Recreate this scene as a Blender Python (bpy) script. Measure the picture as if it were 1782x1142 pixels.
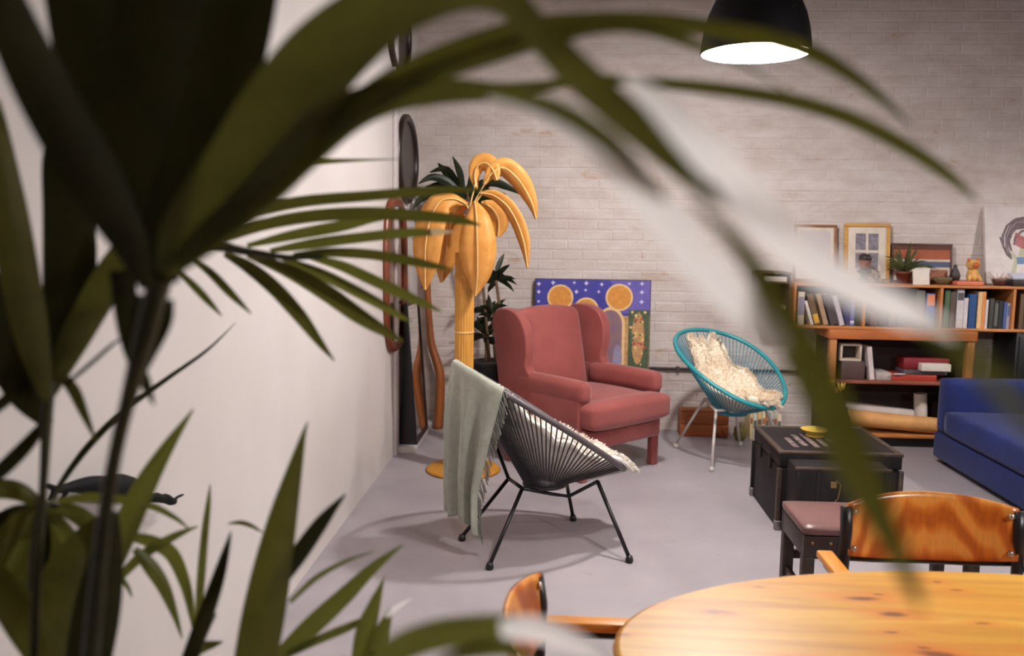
import bpy, bmesh, math, random
from mathutils import Vector, Matrix, noise as mnoise
random.seed(7)
sc = bpy.context.scene
for o in list(bpy.data.objects):
    bpy.data.objects.remove(o)
PI = math.pi
R = math.radians

# ------------------------------------------------------------------ camera
IW, IH, FPX = 1782.0, 1142.0, 1500.0
CAM_POS = Vector((0, 0, 1.5))
PITCH, YAW, ROLL = 6.47, 3.13, 0.8
CAM_M = Matrix.Rotation(R(YAW), 3, 'Z') @ Matrix.Rotation(R(90 - PITCH), 3, 'X') @ Matrix.Rotation(R(ROLL), 3, 'Z')
cd = bpy.data.cameras.new('camera')
cam = bpy.data.objects.new('camera', cd)
sc.collection.objects.link(cam)
cam.matrix_world = Matrix.Translation(CAM_POS) @ CAM_M.to_4x4()
cd.sensor_width = 36.0
cd.lens = FPX / IW * 36.0
cd.clip_start = 0.02
cd.dof.use_dof = True
cd.dof.focus_distance = 3.6
cd.dof.aperture_fstop = 2.8
sc.camera = cam

# ------------------------------------------------------------------ world, exposure, room lights
w = bpy.data.worlds.new('world')
sc.world = w
w.use_nodes = True
w.node_tree.nodes['Background'].inputs[0].default_value = (1.0, 0.92, 0.85, 1)
w.node_tree.nodes['Background'].inputs[1].default_value = 0.05
sc.view_settings.view_transform = 'Standard'
sc.view_settings.look = 'None'
sc.view_settings.exposure = 0.5
sc.view_settings.gamma = 1.0
sc.view_settings.use_curve_mapping = False
# the hanging lamps: x, y, height of the rim, power of the bulb, height of the bulb in the shade
PENDANTS = [(0.64, 3.02, 2.10, 40, .03), (0.72, 4.3, 2.80, 132, .02), (4.1, 4.7, 2.12, 80, .05), (2.4, 1.0, 2.2, 85, .03)]
WARM = (1.0, 0.965, 0.955)

# ------------------------------------------------------------------ helpers
COL = sc.collection
def ray(px, py):
    return CAM_M @ Vector(((px - IW / 2) / FPX, -(py - IH / 2) / FPX, -1.0))
def at(px, py, Y):
    d = ray(px, py)
    return CAM_POS + d * (Y / d.y)
def ax(px, py, dist):
    return CAM_POS + ray(px, py) * dist
def onz(px, py, z=0.0):
    d = ray(px, py)
    return CAM_POS + d * ((z - CAM_POS.z) / d.z)
def onx(px, py, X):
    d = ray(px, py)
    return CAM_POS + d * (X / d.x)

def local_of(parent):
    M = Matrix.Identity(4)
    p = parent
    while p is not None:
        M = p.matrix_basis @ M
        p = p.parent
    return M.inverted()

def tag(o, label, cat, group=None, kind=None):
    if label: o['label'] = label
    if cat: o['category'] = cat
    if group: o['group'] = group
    if kind: o['kind'] = kind
    return o

def thing(name, label, cat, loc=(0, 0, 0), rotz=0.0, group=None):
    o = bpy.data.objects.new(name, None)
    COL.objects.link(o)
    o.empty_display_size = 0.1
    o.location = loc
    o.rotation_euler = (0, 0, rotz)
    return tag(o, label, cat, group)

class MB:
    def __init__(s):
        s.v = []; s.f = []
    def add(s, vs, fs):
        b = len(s.v)
        s.v += [Vector(p) for p in vs]
        s.f += [tuple(i + b for i in f) for f in fs]
        return s
    def box(s, lo, hi, M=None):
        x0, y0, z0 = lo; x1, y1, z1 = hi
        vs = [Vector(p) for p in ((x0,y0,z0),(x1,y0,z0),(x1,y1,z0),(x0,y1,z0),(x0,y0,z1),(x1,y0,z1),(x1,y1,z1),(x0,y1,z1))]
        if M is not None: vs = [M @ p for p in vs]
        return s.add(vs, [(0,3,2,1),(4,5,6,7),(0,1,5,4),(1,2,6,5),(2,3,7,6),(3,0,4,7)])
    def tube(s, pts, r, n=8, closed=False, caps=True, flat=1.0):
        pts = [Vector(p) for p in pts]
        m = len(pts)
        rs = r if isinstance(r, (list, tuple)) else [r] * m
        vs = []; fs = []
        prev = None
        for i, p in enumerate(pts):
            if closed: t = pts[(i + 1) % m] - pts[i - 1]
            else: t = pts[min(i + 1, m - 1)] - pts[max(i - 1, 0)]
            if t.length < 1e-9: t = Vector((0, 0, 1))
            t.normalize()
            if prev is None:
                a = Vector((0, 0, 1)) if abs(t.z) < 0.9 else Vector((1, 0, 0))
                u = t.cross(a).normalized()
            else:
                u = (prev - t * prev.dot(t))
                if u.length < 1e-6: u = t.orthogonal()
                u.normalize()
            prev = u
            q = t.cross(u)
            for k in range(n):
                a = 2 * PI * k / n
                vs.append(p + (u * math.cos(a) + q * math.sin(a) * flat) * rs[i])
        mm = m if closed else m - 1
        for i in range(mm):
            j = (i + 1) % m
            for k in range(n):
                l = (k + 1) % n
                fs.append((i*n+k, i*n+l, j*n+l, j*n+k))
        if not closed and caps:
            fs.append(tuple(range(n - 1, -1, -1)))
            fs.append(tuple((m - 1) * n + k for k in range(n)))
        return s.add(vs, fs)
    def lathe(s, prof, n=32, M=None, sx=1.0, sy=1.0):
        vs = []; fs = []
        for r, z in prof:
            for k in range(n):
                a = 2 * PI * k / n
                p = Vector((r * math.cos(a) * sx, r * math.sin(a) * sy, z))
                vs.append(M @ p if M is not None else p)
        for i in range(len(prof) - 1):
            for k in range(n):
                l = (k + 1) % n
                fs.append((i*n+k, i*n+l, (i+1)*n+l, (i+1)*n+k))
        if prof[0][0] > 1e-6: fs.append(tuple(range(n - 1, -1, -1)))
        if prof[-1][0] > 1e-6: fs.append(tuple((len(prof)-1)*n + k for k in range(n)))
        return s.add(vs, fs)
    def prism(s, poly, a, b, M=None, order='yz'):
        # polygon in two axes, extruded along the third from a to b
        n = len(poly)
        def mk(p, t):
            if order == 'yz': q = Vector((t, p[0], p[1]))
            elif order == 'xz': q = Vector((p[0], t, p[1]))
            else: q = Vector((p[0], p[1], t))
            return M @ q if M is not None else q
        vs = [mk(p, a) for p in poly] + [mk(p, b) for p in poly]
        fs = [tuple(range(n - 1, -1, -1)), tuple(range(n, 2 * n))]
        fs += [(i, (i + 1) % n, n + (i + 1) % n, n + i) for i in range(n)]
        return s.add(vs, fs)
    def grid(s, fn, nu, nv, wrapu=False):
        vs = [fn(i / nu, j / nv) for i in range(nu + (0 if wrapu else 1)) for j in range(nv + 1)]
        fs = []
        for i in range(nu):
            i2 = (i + 1) % nu if wrapu else i + 1
            for j in range(nv):
                fs.append((i*(nv+1)+j, i2*(nv+1)+j, i2*(nv+1)+j+1, i*(nv+1)+j+1))
        return s.add(vs, fs)
    def build(s, name, mat, parent=None, world=False, smooth=False, bevel=0.0, seg=2, subsurf=0, solid=0.0, recalc=True, origin=None, weld=False):
        me = bpy.data.meshes.new(name)
        vs = s.v
        loc = None
        if parent is not None:
            if world:
                Mi = local_of(parent)
                vs = [Mi @ p for p in vs]
        else:
            if origin is None:
                xs = [p.x for p in vs]; ys = [p.y for p in vs]; zs = [p.z for p in vs]
                origin = Vector(((min(xs)+max(xs))/2, (min(ys)+max(ys))/2, min(zs)))
            loc = Vector(origin)
            vs = [p - loc for p in vs]
        me.from_pydata([tuple(p) for p in vs], [], s.f)
        if recalc or weld:
            bm = bmesh.new(); bm.from_mesh(me)
            if weld: bmesh.ops.remove_doubles(bm, verts=bm.verts, dist=1e-5)
            if recalc: bmesh.ops.recalc_face_normals(bm, faces=bm.faces)
            bm.to_mesh(me); bm.free()
        if smooth:
            for p in me.polygons: p.use_smooth = True
        me.materials.append(mat)
        o = bpy.data.objects.new(name, me)
        COL.objects.link(o)
        if parent is not None: o.parent = parent
        else: o.location = loc
        if bevel:
            m = o.modifiers.new('bevel', 'BEVEL'); m.width = bevel; m.segments = seg; m.limit_method = 'ANGLE'; m.angle_limit = R(35)
            for p in me.polygons: p.use_smooth = True
            m.harden_normals = False
        if subsurf:
            m = o.modifiers.new('subsurf', 'SUBSURF'); m.levels = subsurf; m.render_levels = subsurf
        if solid:
            m = o.modifiers.new('solid', 'SOLIDIFY'); m.thickness = solid
        return o

def struct(o, label=None):
    o['kind'] = 'structure'
    if label: o['label'] = label
    return o

def spline(pts, per=5):
    """Catmull-Rom through tuples."""
    out = []
    n = len(pts)
    for i in range(n - 1):
        p0 = pts[max(i-1, 0)]; p1 = pts[i]; p2 = pts[i+1]; p3 = pts[min(i+2, n-1)]
        for k in range(per):
            t = k / per
            out.append(tuple(0.5 * ((2*b) + (-a + c)*t + (2*a - 5*b + 4*c - d)*t*t + (-a + 3*b - 3*c + d)*t**3) for a, b, c, d in zip(p0, p1, p2, p3)))
    out.append(tuple(pts[-1]))
    return out

# ------------------------------------------------------------------ materials
def srgb(r, g, b):
    f = lambda c: (c/255/12.92) if c/255 <= 0.04045 else ((c/255 + 0.055)/1.055)**2.4
    return (f(r), f(g), f(b), 1)
MATS = {}
def _new(name):
    m = bpy.data.materials.new(name); m.use_nodes = True
    nt = m.node_tree
    return m, nt, nt.nodes['Principled BSDF']
def _coords(nt, scale=(1,1,1), rot=(0,0,0), loc=(0,0,0)):
    tc = nt.nodes.new('ShaderNodeTexCoord'); mp = nt.nodes.new('ShaderNodeMapping')
    mp.inputs['Scale'].default_value = scale; mp.inputs['Rotation'].default_value = rot; mp.inputs['Location'].default_value = loc
    nt.links.new(tc.outputs['Object'], mp.inputs['Vector'])
    return mp.outputs['Vector']
def _noise(nt, vec, scale, detail=4, rough=0.55, dist=0.0):
    n = nt.nodes.new('ShaderNodeTexNoise')
    n.inputs['Scale'].default_value = scale; n.inputs['Detail'].default_value = detail
    n.inputs['Roughness'].default_value = rough; n.inputs['Distortion'].default_value = dist
    nt.links.new(vec, n.inputs['Vector'])
    return n.outputs['Fac']
def _ramp(nt, fac, stops):
    r = nt.nodes.new('ShaderNodeValToRGB')
    e = r.color_ramp.elements
    e[0].position, e[0].color = stops[0]; e[1].position, e[1].color = stops[-1]
    for p, c in stops[1:-1]:
        x = e.new(p); x.color = c
    nt.links.new(fac, r.inputs['Fac'])
    return r.outputs['Color']
def _mix(nt, fac, a, b, mode='MIX'):
    m = nt.nodes.new('ShaderNodeMix'); m.data_type = 'RGBA'; m.blend_type = mode
    for v, s in ((fac, 0), (a, 6), (b, 7)):
        if hasattr(v, 'is_linked'): nt.links.new(v, m.inputs[s])
        else: m.inputs[s].default_value = v
    return m.outputs[2]
def _bump(nt, bsdf, h, strength=0.3, dist=0.01):
    b = nt.nodes.new('ShaderNodeBump'); b.inputs['Strength'].default_value = strength; b.inputs['Distance'].default_value = dist
    nt.links.new(h, b.inputs['Height']); nt.links.new(b.outputs['Normal'], bsdf.inputs['Normal'])
def paint(name, c, c2=None, rough=0.5, scale=12, bump=0.05, bscale=60, metal=0.0, spec=0.5, coat=0.0, sheen=0.0, sc3=(1,1,1), bdist=0.005, trans=0.0):
    if name in MATS: return MATS[name]
    m, nt, b = _new(name)
    v = _coords(nt, sc3)
    if c2 is None: c2 = tuple(x*0.82 for x in c[:3]) + (1,)
    nz = _noise(nt, v, scale)
    col = _ramp(nt, nz, [(0.3, c2), (0.7, c)])
    nt.links.new(col, b.inputs['Base Color'])
    b.inputs['Roughness'].default_value = rough; b.inputs['Metallic'].default_value = metal
    b.inputs['Specular IOR Level'].default_value = spec
    b.inputs['Coat Weight'].default_value = coat
    if sheen:
        b.inputs['Sheen Weight'].default_value = sheen; b.inputs['Sheen Roughness'].default_value = 0.4
    if bump:
        _bump(nt, b, _noise(nt, v, bscale, 3), bump, bdist)
    MATS[name] = m
    return m
def wood(name, c1, c2, along='x', scale=6, rough=0.45, stretch=0.08, bump=0.08, coat=0.0):
    if name in MATS: return MATS[name]
    m, nt, b = _new(name)
    s = {'x': (stretch,1,1), 'y': (1,stretch,1), 'z': (1,1,stretch)}[along]
    v = _coords(nt, s)
    n1 = _noise(nt, v, scale*4, 5, 0.6, 0.6)
    n2 = _noise(nt, v, scale*22, 3, 0.6)
    col = _ramp(nt, n1, [(0.3, c2), (0.5, tuple((a+b_)/2 for a, b_ in zip(c1, c2))), (0.68, c1)])
    col = _mix(nt, 0.25, col, _ramp(nt, n2, [(0.35, tuple(x*0.6 for x in c2[:3])+(1,)), (0.65, c1)]))
    nt.links.new(col, b.inputs['Base Color'])
    b.inputs['Roughness'].default_value = rough; b.inputs['Coat Weight'].default_value = coat
    _bump(nt, b, n2, bump, 0.003)
    MATS[name] = m
    return m
def leafmat(name, c, c2, rough=0.35, trans=0.25, ctr=None, coat=0.0, spec=0.3):
    if name in MATS: return MATS[name]
    m, nt, b = _new(name)
    v = _coords(nt, (1,1,1))
    col = _ramp(nt, _noise(nt, v, 14, 4), [(0.3, c2), (0.7, c)])
    nt.links.new(col, b.inputs['Base Color'])
    b.inputs['Roughness'].default_value = rough
    b.inputs['Specular IOR Level'].default_value = spec
    b.inputs['Coat Weight'].default_value = coat; b.inputs['Coat Roughness'].default_value = 0.2
    _bump(nt, b, _noise(nt, v, 90, 2), 0.06, 0.003)
    tr = nt.nodes.new('ShaderNodeBsdfTranslucent')
    tr.inputs['Color'].default_value = ctr or tuple(min(1, x*1.8) for x in c[:3]) + (1,)
    mx = nt.nodes.new('ShaderNodeMixShader'); mx.inputs[0].default_value = trans
    out = nt.nodes['Material Output']
    nt.links.new(b.outputs[0], mx.inputs[1]); nt.links.new(tr.outputs[0], mx.inputs[2]); nt.links.new(mx.outputs[0], out.inputs[0])
    MATS[name] = m
    return m
def emit(name, c, s):
    m, nt, b = _new(name)
    b.inputs['Base Color'].default_value = c
    b.inputs['Emission Color'].default_value = c; b.inputs['Emission Strength'].default_value = s
    MATS[name] = m
    return m
# ------------------------------------------------------------------ the room
XL, YB, XR, YF, ZC = -1.08, 6.5, 5.2, -2.2, 3.9
def wall_mat():
    m, nt, b = _new('white_painted_plaster')
    v = _coords(nt)
    col = _ramp(nt, _noise(nt, v, 1.6, 5), [(0.3, srgb(202, 194, 189)), (0.7, srgb(211, 204, 200))])
    nt.links.new(col, b.inputs['Base Color']); b.inputs['Roughness'].default_value = 0.75
    _bump(nt, b, _noise(nt, v, 130, 3), 0.08, 0.004)
    return m
def brick_mat():
    m, nt, b = _new('worn_white_brick_paint')
    tc = nt.nodes.new('ShaderNodeNewGeometry')
    v = tc.outputs['Position']
    mp = nt.nodes.new('ShaderNodeMapping'); mp.inputs['Scale'].default_value = (1, 1, 2.6)
    nt.links.new(v, mp.inputs['Vector']); v2 = mp.outputs['Vector']
    base = _ramp(nt, _noise(nt, v2, 3.2, 6, 0.65), [(0.3, srgb(196, 180, 171)), (0.52, srgb(212, 199, 192)), (0.72, srgb(222, 212, 207))])
    wear = _ramp(nt, _noise(nt, v2, 2.3, 9, 0.72, 0.4), [(0.60, (0,0,0,1)), (0.70, (0.9,0.9,0.9,1))])
    col = _mix(nt, wear, base, srgb(178, 136, 98))
    spots = _ramp(nt, _noise(nt, v2, 9.0, 4, 0.7), [(0.70, (0,0,0,1)), (0.76, (1,1,1,1))])
    col = _mix(nt, spots, col, srgb(128, 106, 94))
    nt.links.new(col, b.inputs['Base Color']); b.inputs['Roughness'].default_value = 0.7
    _bump(nt, b, _noise(nt, v2, 40, 5, 0.7), 0.5, 0.006)
    return m
def floor_mat():
    m, nt, b = _new('grey_painted_concrete')
    v = _coords(nt)
    col = _ramp(nt, _noise(nt, v, 2.2, 6, 0.6), [(0.3, srgb(156, 148, 153)), (0.7, srgb(172, 164, 168))])
    scuff = _ramp(nt, _noise(nt, v, 11, 5, 0.7), [(0.64, (0,0,0,1)), (0.72, (1,1,1,1))])
    col = _mix(nt, scuff, col, srgb(146, 138, 142))
    nt.links.new(col, b.inputs['Base Color'])
    r = nt.nodes.new('ShaderNodeMapRange'); r.inputs['To Min'].default_value = 0.36; r.inputs['To Max'].default_value = 0.55
    nt.links.new(_noise(nt, v, 5, 5), r.inputs['Value']); nt.links.new(r.outputs[0], b.inputs['Roughness'])
    _bump(nt, b, _noise(nt, v, 45, 4), 0.05, 0.004)
    return m
PLASTER, BRICK, FLOOR = wall_mat(), brick_mat(), floor_mat()
WHITE_TRIM = paint('white_gloss_trim', srgb(214, 204, 202), rough=0.45, bump=0.03)
CEIL = paint('dim_ceiling_paint', srgb(104, 96, 90), rough=0.9)
GREYW = paint('grey_plaster', srgb(128, 118, 112), rough=0.9)
struct(MB().box((XL-0.15, YF-0.15, -0.1), (XR+0.15, YB+0.2, 0)).build('floor', FLOOR))
struct(MB().box((XL-0.15, YF-0.15, ZC), (XR+0.15, YB+0.2, ZC+0.1)).build('ceiling', CEIL))
struct(MB().box((XL-0.15, YF-0.15, 0), (XL, YB+0.2, ZC)).build('wall_left', PLASTER))
struct(MB().box((XR, YF-0.15, 0), (XR+0.15, YB+0.2, ZC)).build('wall_right', GREYW))
struct(MB().box((XL, YF-0.15, 0), (XR, YF, ZC)).build('wall_behind', GREYW))
WB = struct(MB().box((XL, YB, 0), (XR, YB+0.2, ZC)).build('wall_back', BRICK, origin=(0, YB, 0)))
# bricks of the back wall: each a shallow block proud of the recessed mortar
BL, BH, MJ = 0.222, 0.0755, 0.008
brick_meshes = []
for k in range(8):
    m = MB()
    hx, hz = (BL - MJ) / 2, (BH - MJ) / 2
    d = -0.0020 - 0.0002 * k
    j = lambda a: random.uniform(-a, a) * 0.8
    back = [(-hx, 0, -hz), (hx, 0, -hz), (hx, 0, hz), (-hx, 0, hz)]
    fr = [(-hx + 0.004 + j(.002), d + j(.0015), -hz + 0.004 + j(.002)), (hx - 0.004 + j(.002), d + j(.0015), -hz + 0.004 + j(.002)),
          (hx - 0.004 + j(.002), d + j(.0015), hz - 0.004 + j(.002)), (-hx + 0.004 + j(.002), d + j(.0015), hz - 0.004 + j(.002))]
    m.add(back + fr, [(4,5,6,7), (0,1,5,4), (1,2,6,5), (2,3,7,6), (3,0,4,7)])
    me = bpy.data.meshes.new('brick'); me.from_pydata([tuple(p) for p in m.v], [], m.f)
    bm = bmesh.new(); bm.from_mesh(me); bmesh.ops.recalc_face_normals(bm, faces=bm.faces); bm.to_mesh(me); bm.free()
    me.materials.append(BRICK)
    brick_meshes.append(me)
singles = 0
rest = MB()
rows = int(3.85 / BH)
for r_ in range(rows):
    z = BH * (r_ + 0.5)
    x = XL + 0.02 + (BL / 2 if r_ % 2 else 0)
    while x < XR:
        cx = x + BL / 2
        if cx + BL/2 < XR:
            me = random.choice(brick_meshes)
            dz, dy = random.uniform(-.002, .002), random.uniform(0, 0.0012)
            if 1.12 < z < 2.55 and -0.75 < cx < 3.25 and singles < 300:
                o = bpy.data.objects.new('brick', me); COL.objects.link(o); o.parent = WB
                o.location = (cx, dy, z + dz); singles += 1
            elif cx < 4.4:
                rest.add([v.co + Vector((cx, dy, z + dz)) for v in me.vertices], [tuple(p.vertices) for p in me.polygons])
        x += BL
o = rest.build('brickwork', BRICK, WB, recalc=False); o['kind'] = 'stuff'
# trim where the partition meets the alcove, low plinth, conduit on the wall
p = onx(689, 795, XL)
struct(MB().box((XL, p.y - 0.10, 0), (XL + 0.022, p.y + 0.0, 3.2)).build('trim_1', WHITE_TRIM, bevel=0.004))
struct(MB().box((XL, p.y - 0.02, 0), (XL + 0.135, YB - 0.02, 0.045)).build('trim_2', WHITE_TRIM, bevel=0.005))
PIPE = paint('dark_conduit', srgb(80, 70, 70), rough=0.5)
zc = at(1160, 642, 6.47).z
ct = thing('wall_conduit', 'thin dark pipe running low along the white brick wall', 'pipe', (2.0, 6.48, zc))
MB().tube([(-1.55, 0, 0), (0.4, 0, 0)], 0.011, 8).build('pipe', PIPE, ct, smooth=True)
for xx in (-1.1, -0.7, -0.2):
    MB().box((xx-.012, -.015, -.018), (xx+.012, .018, .018)).build('pipe_clip', PIPE, ct)

# ------------------------------------------------------------------ pendant lamps
SHADE = paint('black_enamel_shade', srgb(24, 20, 26), rough=0.6, bump=0.0)
SHADE_IN = paint('white_enamel_lining', srgb(245, 240, 230), rough=0.5, bump=0.0)
BULB = emit('lit_bulb', (1, 0.93, 0.84, 1), 18.0)
CORD = paint('black_cord', srgb(20, 18, 18), rough=0.6, bump=0)
plabels = ['black dome pendant lamp with lit white inside hanging above the trunk', 'pendant lamp hung out of view over the string chair', 'pendant lamp hung out of view over the sofa', 'pendant lamp hung out of view near the camera side']
for i, (x, y, z, pw, zb) in enumerate(PENDANTS):
    t = thing('pendant_lamp', plabels[i], 'lamp', (x, y, z), 0, 'hanging dome lamps')
    r0 = 0.182
    prof = [(r0, 0), (r0*0.985, 0.03), (r0*0.95, 0.075), (r0*0.88, 0.125), (r0*0.76, 0.175), (r0*0.56, 0.215), (r0*0.30, 0.238), (0.03, 0.246), (0.026, 0.30), (0.012, 0.305)]
    MB().lathe(prof, 40).build('shade', SHADE, t, smooth=True).data.polygons
    sh = t.children[0]
    # open rim: drop the bottom cap
    bm = bmesh.new(); bm.from_mesh(sh.data)
    bmesh.ops.delete(bm, geom=[f for f in bm.faces if len(f.verts) > 4 and f.calc_center_median().z < 0.01], context='FACES_ONLY')
    bm.to_mesh(sh.data); bm.free()
    inn = MB().lathe([(r*0.975 if k < 8 else r*0.8, zz + 0.001 if k else 0.0) for k, (r, zz) in enumerate(prof[:7])] + [(0.0, prof[6][1])], 40)
    io = inn.build('shade_lining', SHADE_IN, t, smooth=True)
    bm = bmesh.new(); bm.from_mesh(io.data)
    bmesh.ops.delete(bm, geom=[f for f in bm.faces if len(f.verts) > 4], context='FACES_ONLY')
    bmesh.ops.reverse_faces(bm, faces=bm.faces)
    bm.to_mesh(io.data); bm.free()
    MB().tube([(0, 0, 0.30), (0, 0, ZC - z)], 0.004, 6).build('cord', CORD, t)
    MB().lathe([(0, 0.105), (0.03, 0.108), (0.042, 0.125), (0.035, 0.14), (0.018, 0.15), (0.016, 0.2), (0, 0.2)], 20).build('bulb', BULB, t, smooth=True)
    ld = bpy.data.lights.new('lamp_light', 'POINT'); ld.energy = pw; ld.color = WARM; ld.shadow_soft_size = 0.07
    lo = bpy.data.objects.new('lamp_light', ld); COL.objects.link(lo); lo.parent = t; lo.location = (0, 0, zb)

# ------------------------------------------------------------------ materials for furniture
BLACK_METAL = paint('black_steel', srgb(24, 20, 22), rough=0.4, bump=0.02)
CHARCOAL = paint('charcoal_pvc', srgb(58, 50, 54), rough=0.45, bump=0.0)
GREY_RIM = paint('grey_rim', srgb(92, 80, 84), rough=0.5, bump=0.03)
TEAL = paint('teal_pvc', srgb(46, 150, 158), rough=0.35, bump=0.0)
TEAL_PALE = paint('teal_cord', srgb(60, 140, 160), rough=0.4, bump=0.0)
WHITE_METAL = paint('white_steel', srgb(214, 204, 196), rough=0.4, bump=0.02)
FUR = paint('cream_fleece', srgb(255, 243, 224), srgb(248, 226, 200), rough=0.9, scale=9, bump=0.4, bscale=70, sheen=0.3)
FUR_W = paint('white_fleece', srgb(255, 248, 238), srgb(244, 232, 218), rough=0.9, scale=9, bump=0.4, bscale=70, sheen=0.3)
BLANKET = paint('grey_green_wool', srgb(176, 178, 164), srgb(160, 162, 148), rough=0.95, scale=25, bump=0.35, bscale=220, sheen=0.2)

# ------------------------------------------------------------------ string chairs
UC, UA, VB, CZ = 0.035, 0.415, 0.36, 0.275
CB = Vector((0.06, 0, CZ))
Z0, ZK = 0.622, 0.645
def rim(t):
    u = UC + UA * math.cos(t)
    v = VB * math.sin(t) * (1 - 0.10 * math.cos(t))
    return Vector((u, v, Z0 - ZK * u + 0.02 * math.sin(t) ** 2))
def bowl(s, t):
    b = CB + Vector((0.10 * math.cos(t), 0.09 * math.sin(t), 0))
    if s <= 0: return CB + (b - CB) * (1 + s)
    return b.lerp(rim(t), s)
def string_chair(name, label, loc, rotz, m_rim, m_str, m_leg, feet, tops, nstr, bars, group):
    t = thing(name, label, 'chair', loc, rotz, group)
    MB().tube([rim(2*PI*k/56) for k in range(56)], 0.0145, 10, closed=True).build('rim', m_rim, t, smooth=True)
    MB().tube([CB + Vector((0.10*math.cos(2*PI*k/28), 0.09*math.sin(2*PI*k/28), -0.004)) for k in range(28)], 0.011, 8, closed=True).build('seat_ring', m_str, t, smooth=True)
    for k in range(nstr):
        a = 2*PI*(k + 0.5)/nstr
        p, q = bowl(0, a), rim(a)
        MB().tube([p, p.lerp(q, 0.5) + Vector((0, 0, -0.004)), q], 0.0036, 5, caps=False).build('string', m_str, t, smooth=True)
    for f, tp in zip(feet, tops):
        lg = MB().tube([tp, f + Vector((0, 0, 0.02))], 0.0095, 8).build('leg', m_leg, t, smooth=True)
        MB().lathe([(0, 0), (0.016, 0.0), (0.019, 0.012), (0.014, 0.03), (0, 0.034)], 12, M=Matrix.Translation(f)).build('foot_cap', m_leg, lg, smooth=True)
    for bpts in bars:
        MB().tube(bpts, 0.009, 8).build('frame_bar', m_leg, t, smooth=True)
    return t
def fleece(name, label, mat, loc, rotz, smin, smax, wid, seed, n_str, ln):
    """a sheepskin lying in the bowl of a string chair: back reach smin, front reach smax, half width wid"""
    rnd = random.Random(seed)
    t = thing(name, label, 'sheepskin', loc, rotz)
    def pos(p, q, lift=0.045):
        edge = 1 + 0.22 * mnoise.noise(Vector((p * 2.3, q * 2.3, seed)))
        x = (smax if p > 0 else smin) * p * (1 - 0.10 * q * q) * edge
        y = wid * q * (1 - 0.30 * p * p) * edge
        s = math.hypot(x, y) * 1.15 - 0.15
        a = math.atan2(y, x)
        P = bowl(s, a)
        inward = Vector((0.30, 0, 0.80)) + (CB - P) * 0.6
        P = P + inward.normalized() * (lift + 0.020 * mnoise.noise(Vector((p * 5, q * 5, seed + 3))))
        if s > 1.0: P.z -= (s - 1.0) * 0.35
        return P
    g = MB().grid(lambda i, j: pos(i*2-1, j*2-1), 34, 24)
    g.build('pelt', mat, t, smooth=True, solid=0.02)
    f = MB()
    for k in range(n_str):
        p, q = rnd.uniform(-1, 1), rnd.uniform(-1, 1)
        if rnd.random() < 0.35:
            if rnd.random() < 0.5: p = rnd.choice((-1, 1)) * rnd.uniform(0.93, 1)
            else: q = rnd.choice((-1, 1)) * rnd.uniform(0.93, 1)
        P = pos(p, q)
        e = 0.02
        n = (pos(min(1, p+e), q) - pos(p-e, q)).cross(pos(p, min(1, q+e)) - pos(p, q-e)).normalized()
        if n.z < 0: n = -n
        out = pos(min(1, max(-1, p))*1.0, q) - pos(p*0.8, q*0.8)
        d = (n * rnd.uniform(0.6, 1.2) + out.normalized() * rnd.uniform(0.2, 0.9) + Vector((rnd.uniform(-.5, .5), rnd.uniform(-.5, .5), rnd.uniform(-.3, .1)))).normalized()
        L = ln * rnd.uniform(0.5, 1.1)
        sd = d.cross(Vector((rnd.uniform(-1, 1), rnd.uniform(-1, 1), rnd.uniform(-1, 1)))).normalized() * 0.0022
        tip = P + d * L + Vector((0, 0, -0.3 * L))
        mid = P + d * L * 0.6
        f.add([P - sd, P + sd, mid + sd*0.8, mid - sd*0.8, tip], [(0, 1, 2, 3), (3, 2, 4)])
    fo = f.build('fleece_wool', mat, t, recalc=False); fo['kind'] = 'stuff'
    return t
# charcoal chair, facing right
DC = Vector((-0.11, 4.09, 0)); DR = math.atan2(0.33, 0.944)
Mi = (Matrix.Translation(DC) @ Matrix.Rotation(DR, 4, 'Z')).inverted()
feet = [Mi @ onz(852, 991), Mi @ onz(1095, 979), Mi @ onz(997, 906), Mi @ onz(804, 941)]
tops = [Mi @ at(909, 850, 3.93), Mi @ at(1040, 838, 3.99), Mi @ at(986, 840, 4.31), Mi @ at(885, 833, 4.17)]
T1, T2, T3, T4 = tops
dark = string_chair('string_lounge_chair', 'charcoal string lounge chair with black legs beneath the green throw', DC, DR, GREY_RIM, CHARCOAL, BLACK_METAL, feet, tops, 96,
    [[T1, T4], [T4, Mi @ at(864, 778, 4.17)], [T2, Mi @ at(990, 864, 4.2), Mi @ at(960, 860, 4.1), T1], [T3, Mi @ at(990, 864, 4.2)]], 'string lounge chairs')
fleece('sheepskin', 'white sheepskin lining the charcoal string chair, spilling over its front', FUR_W, DC, DR, 0.80, 1.09, 0.74, 3, 11000, 0.026)
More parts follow.
